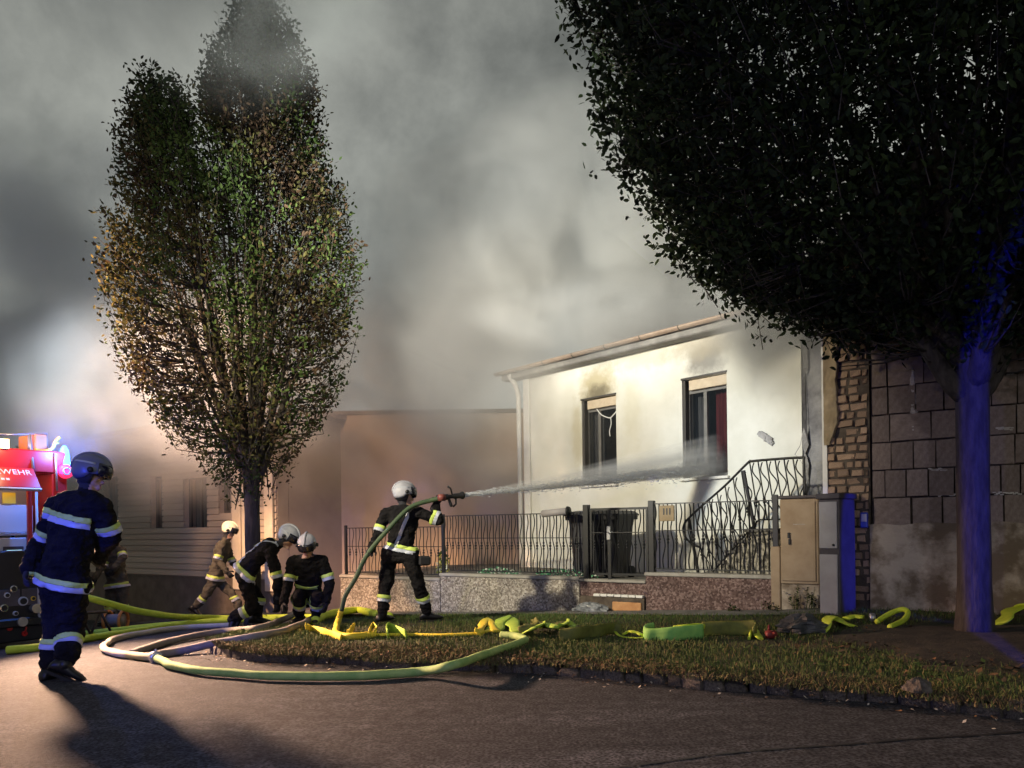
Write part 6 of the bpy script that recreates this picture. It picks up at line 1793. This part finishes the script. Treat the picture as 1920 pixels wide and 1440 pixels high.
# ================================================================== fire engine at the left edge
TC = Vector((-6.24, 10.5, 0)); TX = Vector((.552, .834, 0)).normalized(); TY = Vector((.834, -.552, 0)).normalized()
TF = (TC, TX, TY, Vector((0, 0, 1)))     # x to the right along the rear (rear spans -2.35..0), y outwards from the rear
def tp(px, py, y=0.0):
    q = on_plane(px, py, TC + TY * y, TY); return ((q - TC).dot(TX), q.z)
tz = zf(-7.0, 10.0)
trk = thing('fire_engine', fp(TF, -1.2, -3, tz), 'red fire engine with open rear flap, pump panel and blue beacon at the left edge', 'fire engine')
Wd = 2.35; HT = 2.36
mb = MB()
mb.box(TF, -Wd, 0, -4.6, -.72, tz + .95, HT, bev=.03)                     # main body ahead of the rear bay
mb.box(TF, -Wd, 0, -.718, -.002, 2.05, HT, bev=.02)                       # roof over the rear bay
mb.box(TF, -.20, 0, -.718, -.002, tz + .45, 2.048, bev=.015)              # right rear column
mb.box(TF, -Wd, -Wd + .2, -.718, -.002, tz + .45, 2.048, bev=.015)
mb.obj('body', M_red, trk)
mb = MB(); mb.box(TF, -Wd + .02, -.02, -6.6, -4.65, tz + .55, 2.5, bev=.12); cabo = mb.obj('cab', M_red, trk)
mb = MB(); mb.box(TF, -.018, -.008, -6.3, -5.0, 1.45, 2.15, bev=.002); mb.obj('side_window', M_glass, cabo)
mb = MB(); mb.box(TF, -Wd + .2, -.2, -6.615, -6.602, 1.45, 2.2, bev=.002); mb.obj('windscreen', M_glass, cabo)
mb = MB(); mb.box(TF, -Wd + .1, -.1, -6.5, -.3, tz + .45, tz + .75); mb.obj('chassis', M_black, trk)
for y in (-5.6, -1.7):
    for x in (-.28, -Wd):
        c = fp(TF, x, y, tz + .47); mb = MB(); mb.tube([c, c + TX * .04, c + TX * .24, c + TX * .28], [.40, .47, .47, .40], 24); w_ = mb.obj('wheel', M_rubber, trk)
        mb = MB(); mb.tube([c - TX * .004, c + TX * .284], .25, 20); mb.obj('rim', M_alu, w_)
# rear bay inside: pale panels, shelf, pump block
mb = MB(); mb.box(TF, -Wd + .21, -.21, -.715, -.68, tz + .95, 2.04); mb.obj('bay_panel', M_white_paint, trk)
x0, z0 = tp(3, 1000, -.45); x1, z1 = tp(52, 925, -.45)
mb = MB(); mb.box(TF, -Wd + .21, -.21, -.6, -.2, 1.20, 1.235, bev=.004); mb.obj('shelf', M_alu, trk)
mb = MB(); mb.box(TF, -Wd + .25, x1, -.52, -.30, 1.238, 1.62, bev=.01); mb.obj('equipment_box', M_white_paint, trk, 'white equipment box')
xa, za = tp(5, 944, -.28); xb, zb2 = tp(30, 924, -.28)
mb = MB(); mb.box(TF, xa, xb, -.297, -.285, za, zb2, bev=.002); mb.obj('yellow_sign', M_yellow, trk)
mb = MB(); c = fp(TF, *(lambda a: (a[0], -.35))(tp(24, 1000, -.35)), tp(24, 1000, -.35)[1]); mb.tube([c - Vector((0, 0, .16)), c], .02, 8); mb.capsule(c, c + Vector((0, 0, .05)), .035, .035); mb.obj('hose_valve', M_visor, trk)
xa, za = tp(2, 1075, -.12); xb, zb2 = tp(52, 1008, -.12)
mb = MB(); mb.box(TF, xa - 1.2, xb, -.66, -.15, za, zb2, bev=.01); mb.obj('panel_box', M_white_paint, trk, 'pale grey control box')
xa, za = tp(9, 1068, -.1); xb, zb2 = tp(46, 1024, -.1)
mb = MB(); mb.box(TF, xa, xb, -.149, -.12, za, zb2, bev=.006); dp = mb.obj('display_frame', M_cab_dark, trk)
xa, za = tp(14, 1050, -.1); xb, zb2 = tp(42, 1031, -.1)
mb = MB(); mb.box(TF, xa, xb, -.119, -.114, za, zb2); mb.obj('screen', M_screen, dp)
mb = MB()
for k in range(4):
    qx, qz = tp(17 + 7 * k, 1058, -.1); mb.box(TF, qx - .012, qx + .012, -.119, -.108, qz - .012, qz + .012, bev=.003)
mb.obj('button', M_white_paint, dp)
# pump block with gauges and outlets
xr, zt_ = tp(62, 1072, .0); _, zb3 = tp(60, 1205, .1)
mb = MB(); mb.box(TF, -Wd + .25, -.22, -.62, .05, tz + .12, 1.0 if zt_ < 1.0 else zt_, bev=.02); pmp = mb.obj('pump_block', M_black, trk)
for (px, py, rr, m_) in ((24, 1104, .045, M_chrome), (42, 1127, .06, M_silver_band), (12, 1116, .035, M_white_paint), (28, 1150, .03, M_white_paint), (61, 1122, .03, M_yellow), (6, 1140, .05, M_chrome)):
    x, z = tp(px, py, .05); c = fp(TF, x, .05, z); mb = MB(); mb.tube([c, c + TY * .03, c + TY * .032], [rr, rr, rr * .7], 18, smooth=False); g_ = mb.obj('gauge', m_, trk)
    mb = MB(); mb.tube([c + TY * .033, c + TY * .037], rr * .72, 14, smooth=False); mb.obj('dial', M_black, g_)
for (px, py) in ((36, 1165), (62, 1140)):
    x, z = tp(px, py, .05); c = fp(TF, x, .05, z); mb = MB(); mb.tube([c, c + TY * .07, c + TY * .08, c + TY * .11], [.05, .05, .062, .062], 16, smooth=False); mb.obj('outlet', M_alu, trk)
mb = MB(); mb.box(TF, -Wd + .05, -.02, -.55, .12, tz + .32, tz + .44, bev=.02); mb.obj('rear_bumper', M_black, trk)
for k in range(7):
    mb = MB(); x = -Wd + .32 + k * .28; mb.box(TF, x, x + .26, .052, .06, tz + .60, tz + .60 + .22, bev=.004); mb.obj('pump_panel', M_cab_dark, trk)
for (px, py) in ((18, 1178), (46, 1188)):
    x, z = tp(px, py, .07); c = fp(TF, x, .06, z); mb = MB(); mb.tube([c, c + TY * .02], .035, 12, smooth=False); mb.tube([c + TY * .02, c + TY * .02 + Vector((0, 0, .09)) + TX * .02], .010, 6); mb.obj('valve_lever', M_red, trk)
# open flap hinged at the top, lettering on its outside
fh = tp(62, 879, .02); fl_l = -Wd + .05
hz = fh[1]; hx1 = -.02 + 0 * fh[0]
hx1 = fh[0]
a_ = radians(38)
fo1 = tp(90, 916, .36)
FLen = .52
FLF = (fp(TF, hx1, .02, hz), TX, (TY * sin(a_) - Vector((0, 0, 1)) * cos(a_)).normalized(), (TY * cos(a_) + Vector((0, 0, 1)) * sin(a_)).normalized())
kq = (hz - on_plane(90, 916, TC + TY * .3, TY).z) / cos(a_)
FLen = max(.3, min(.8, kq))
mb = MB(); mb.box(FLF, -2.0, 0, 0, FLen, -.02, .012, bev=.008); flap = mb.obj('rear_flap', M_red, trk, 'open red rear flap with white lettering')
mb = MB(); mb.box(FLF, -2.0, .004, FLen + .001, FLen + .03, -.025, .016, bev=.005); mb.obj('flap_edge', M_white_paint, flap)
def text(s, size, fr, x, y, mat, parent, name='lettering'):
    cu = bpy.data.curves.new(name, 'FONT'); cu.body = s; cu.size = size; cu.extrude = .002; cu.align_x = 'RIGHT'; cu.space_character = 1.05
    cu.materials.append(mat)
    tmp = bpy.data.objects.new(name, cu); COL.objects.link(tmp); bpy.context.view_layer.update()
    me = bpy.data.meshes.new_from_object(tmp.evaluated_get(bpy.context.evaluated_depsgraph_get())); bpy.data.objects.remove(tmp)
    o = bpy.data.objects.new(name, me); COL.objects.link(o); o.parent = parent; o.matrix_parent_inverse = Matrix.LocRotScale(parent.location, parent.rotation_euler, parent.scale).inverted()
    M = fmat((fp(fr, x, y, .0145), fr[1], -fr[2], fr[3])); o.matrix_basis = M
    return o
text('FEUERWEHR', .125, FLF, -.05, .13, M_white_paint, flap)
text('FEUERWEHR'[:0] + 'GFG', .075, FLF, -.34, .24, M_white_paint, flap) if False else None
mb = MB()
for k in range(5): mb.box(FLF, -.62 + k * .058, -.58 + k * .058, .20, .235, .0125, .0145)
mb.obj('small_lettering', M_white_paint, flap)
# struts, rails, red post
def rod(name, p0, p1, rad, mat, lab=None):
    mb = MB(); mb.tube([p0, p1], rad, 8); return mb.obj(name, mat, trk, lab)
def tpt(px, py, y): x, z = tp(px, py, y); return fp(TF, x, y, z)
mb = MB(); xa, zt2 = tp(52, 922, .02); xb, zb2 = tp(61, 1012, .02); mb.box(TF, xa, xb, -.03, .03, zb2 - .35, zt2 + .1, bev=.008); mb.obj('red_post', M_red, trk)
rod('grab_rail', tpt(68, 922, .10), tpt(74, 1168, .10), .017, M_white_paint, 'long white grab rail')
rod('grab_rail', tpt(104, 850, .03), tpt(107, 920, .03), .014, M_alu)
rod('grab_rail', tpt(56, 815, -.1), tpt(62, 878, .02), .018, M_alu)
for y_ in (1124, 1166): rod('rail_bracket', tpt(73, y_, .10), tpt(90, y_ - 2, .0), .012, M_alu)
# roof equipment: box, yellow cradle, railing
xa, za = tp(66, 845, -.3); xb, zb2 = tp(88, 816, -.3)
mb = MB(); mb.box(TF, xa, xb, -.8, -.3, HT + .005, zb2, bev=.01); mb.obj('roof_box', M_orange, trk, 'orange box on the roof')
mb = MB(); mb.tube(spline([tpt(66, 843, -.2), tpt(82, 846, -.2), tpt(98, 841, -.2), tpt(104, 828, -.2), tpt(112, 820, -.2)], 5), .022, 8); mb.tube([tpt(104, 832, -.2), tpt(111, 830, -.2)], .014, 8); mb.obj('cradle', M_yellow, trk, 'yellow cradle on the roof')
rod('roof_rail', tpt(-10, 815, -.35), tpt(88, 813, -.35), .016, M_alu); rod('roof_rail', tpt(54, 815, -.35), tpt(54, 850, -.35), .016, M_alu); rod('roof_rail', tpt(88, 813, -.35), tpt(88, 850, -.35), .014, M_alu)
# lamps
def lamp(name, c, r, h, m, lab):
    mb = MB(); mb.tube([c, c + Vector((0, 0, h * .15)), c + Vector((0, 0, h * .8)), c + Vector((0, 0, h))], [r * .9, r, r * .7, r * .3], 16); return mb.obj(name, m, trk, lab)
bc_ = tpt(121, 876, -.06)
lamp('beacon', bc_, .075, .30, M_lamp_blue, 'lit blue beacon')
mb = MB(); mb.tube([bc_ - Vector((0, 0, .12)), bc_ - Vector((0, 0, .002))], .045, 12); mb.obj('beacon_mount', M_black, trk)
point('beacon_light', bc_ + Vector((.14, -.24, .18)), 120, (.05, .22, 1.0), .04)
tl = tpt(122, 884, .01); mb = MB(); mb.tube([tl, tl + TY * .03, tl + TY * .045], [.10, .10, .06], 20); tlo = mb.obj('tail_lamp', M_lamp_red, trk, 'round red tail lamp with a white ring')
mb = MB(); mb.tube([tl + TY * .046 + TX * (.045 * cos(2 * pi * k / 16)) + Vector((0, 0, .045 * sin(2 * pi * k / 16))) for k in range(17)], .013, 6); mb.obj('white_ring', M_white_paint, tlo)
wl = tpt(5, 832, .02)
mb = MB(); mb.box((wl, TX, TY, Vector((0, 0, 1))), -.09, .07, -.05, .03, -.07, .07, bev=.01); wlo = mb.obj('work_lamp', M_black, trk, 'warm rear work lamp')
mb = MB(); mb.box((wl, TX, TY, Vector((0, 0, 1))), -.08, .06, .031, .036, -.06, .06); mb.obj('lens', M_lamp_warm, wlo)
point('bay_light', fp(TF, -.75, -.12, 1.95), 3.5, (1.0, .88, .68), .06)
point('work_lamp_spill', wl + TY * .25, 22, (1.0, .62, .32), .05)
# mast with floodlights above the cab
mb = MB(); mq = fp(TF, -1.9, -.9, HT); mb.tube([mq, mq + Vector((0, 0, 2.1))], .05, 10); mst = mb.obj('light_mast', M_alu, trk)
mb = MB(); mb.box((mq + Vector((0, 0, 2.15)), TX, TY, Vector((0, 0, 1))), -.5, .5, -.08, .08, -.05, .16, bev=.02); mb.obj('floodlight', M_black, mst)
# hose reel beside the stooping man
rc0 = G(217, 1166, .16)
rl_ = thing('hose_reel', rc0 - Vector((0, 0, .16)), 'small hose reel with two orange rims on the ground beyond the hoses', 'reel')
for s_ in (-1, 1):
    mb = MB(); c = rc0 + Vector((.12 * s_, 0, .02)); mb.tube([c + Vector((.03 * s_ * cos(2 * pi * k / 20) * 0, .15 * cos(2 * pi * k / 20), .15 * sin(2 * pi * k / 20))) for k in range(21)], .022, 8); mb.obj('rim', M_orange, rl_)
mb = MB(); mb.tube([rc0 + Vector((-.12, 0, .02)), rc0 + Vector((.12, 0, .02))], .10, 14); mb.obj('drum', M_hose_grey, rl_)
# portable stand beside the engine
ps = G(160, 1190, 0)
pst = thing('trestle', ps, 'low dark trestle between the fire engine and the hoses', 'trestle')
mb = MB(); a0 = P(140, 1150, 10.4); b0 = P(200, 1147, 11.0); mb.tube([a0, b0], .025, 6); mb.obj('top_bar', M_iron_tan, pst)
for t in (.15, .8):
    q = a0.lerp(b0, t); 
    for s_ in (-1, 1): mb = MB(); mb.tube([q, Vector((q.x + .06 * s_, q.y + .2 * s_, zf(q.x, q.y)))], .018, 6); mb.obj('leg', M_iron_tan, pst)

# ================================================================== smoke (real volumes)
def smoke_mat(name, dens, scale, thr, colr=(.80, .81, .80), off=(0, 0, 0), soft=1.6, absorb=.0, zs=1.0, detail=3):
    m = bpy.data.materials.new(name); m.use_nodes = True; t = m.node_tree; t.nodes.clear()
    out = t.nodes.new('ShaderNodeOutputMaterial'); vol = t.nodes.new('ShaderNodeVolumePrincipled')
    vol.inputs['Color'].default_value = (*colr, 1); vol.inputs['Anisotropy'].default_value = .1; vol.inputs['Density Attribute'].default_value = ''
    tc = t.nodes.new('ShaderNodeTexCoord'); ln = t.nodes.new('ShaderNodeVectorMath'); ln.operation = 'LENGTH'; t.links.new(tc.outputs['Object'], ln.inputs[0])
    fo = t.nodes.new('ShaderNodeMapRange'); fo.interpolation_type = 'SMOOTHSTEP'; fo.inputs['From Min'].default_value = 1.0; fo.inputs['From Max'].default_value = .25; fo.inputs['To Min'].default_value = 0; fo.inputs['To Max'].default_value = 1
    t.links.new(ln.outputs['Value'], fo.inputs[0])
    ge = t.nodes.new('ShaderNodeNewGeometry'); mp = t.nodes.new('ShaderNodeMapping'); mp.inputs['Scale'].default_value = (scale, scale, scale * zs); mp.inputs['Location'].default_value = off
    t.links.new(ge.outputs['Position'], mp.inputs[0])
    n = t.nodes.new('ShaderNodeTexNoise'); n.inputs['Scale'].default_value = 1; n.inputs['Detail'].default_value = detail; n.inputs['Roughness'].default_value = .55; n.inputs['Distortion'].default_value = .4
    t.links.new(mp.outputs[0], n.inputs['Vector'])
    mr = t.nodes.new('ShaderNodeMapRange'); mr.interpolation_type = 'SMOOTHSTEP'; mr.inputs['From Min'].default_value = thr; mr.inputs['From Max'].default_value = thr + .28; mr.inputs['To Min'].default_value = 0.04; mr.inputs['To Max'].default_value = 1
    t.links.new(n.outputs[0], mr.inputs[0])
    mu = t.nodes.new('ShaderNodeMath'); mu.operation = 'MULTIPLY'; t.links.new(fo.outputs[0], mu.inputs[0]); t.links.new(mr.outputs[0], mu.inputs[1])
    m2 = t.nodes.new('ShaderNodeMath'); m2.operation = 'MULTIPLY'; m2.inputs[1].default_value = dens; t.links.new(mu.outputs[0], m2.inputs[0])
    t.links.new(m2.outputs[0], vol.inputs['Density']); t.links.new(vol.outputs[0], out.inputs['Volume'])
    return m
bm = bmesh.new(); bmesh.ops.create_icosphere(bm, subdivisions=3, radius=1.0); sm_me = bpy.data.meshes.new('smoke_plume'); bm.to_mesh(sm_me); bm.free()
def plume(loc, sc, mat, label):
    me = sm_me.copy(); me.materials.append(mat)
    o = bpy.data.objects.new('smoke_plume', me); COL.objects.link(o); o.location = loc; o.scale = sc
    tag(o, label, 'smoke', 'smoke drifting from the burning house', 'stuff'); return o
plume((-9.6, 15.9, 5.4), (6.4, 3.4, 5.0), smoke_mat('smoke_left', 2.4, .42, .45, (.90, .92, .94), (1, 2, 0), detail=5), 'thick pale smoke rolling over the clad house at left')
plume((-6.3, 10.7, 2.7), (1.1, .9, .9), smoke_mat('smoke_low', .26, .9, .34, (.90, .91, .93), (3, 2, 5), detail=3), 'thin smoke around the beacon of the fire engine')  # plume added so that the beacon light shows a halo
plume((-5.4, 13.4, 3.9), (4.0, 1.5, 2.7), smoke_mat('smoke_front', 1.9, .50, .37, (.93, .92, .90), (7, 2, 5), detail=4), 'smoke hanging in front of the clad house windows')
plume((-0.9, 14.5, 4.3), (4.6, 1.7, 3.3), smoke_mat('smoke_mid', 1.25, .42, .36, (.94, .93, .90), (4, 0, 1), detail=4), 'smoke drifting over the tan outbuilding')
plume((-3.3, 8.9, 8.6), (2.6, 1.5, 2.5), smoke_mat('smoke_top', .75, .75, .38, (.66, .70, .67), (0, 5, 2), detail=4), 'grey smoke veiling the top of the slim tree')
plume((2.8, 14.4, 6.7), (6.2, 3.4, 3.2), smoke_mat('smoke_roof', 2.6, .42, .41, (.92, .92, .88), (2, 1, 7), detail=5), 'smoke pouring over the roof of the white house')
plume((2.0, 12.7, 4.75), (3.4, 1.0, .75), smoke_mat('smoke_gutter', 1.5, .8, .36, (.90, .90, .88), (9, 1, 3), detail=4), 'thin smoke veiling the gutter of the white house')
plume((3.75, 10.5, 4.15), (1.5, .85, 1.3), smoke_mat('smoke_eaves', 4.2, 1.0, .36, (.86, .87, .88), (6, 3, 1), detail=4), 'smoke curling under the eaves at the right house corner')
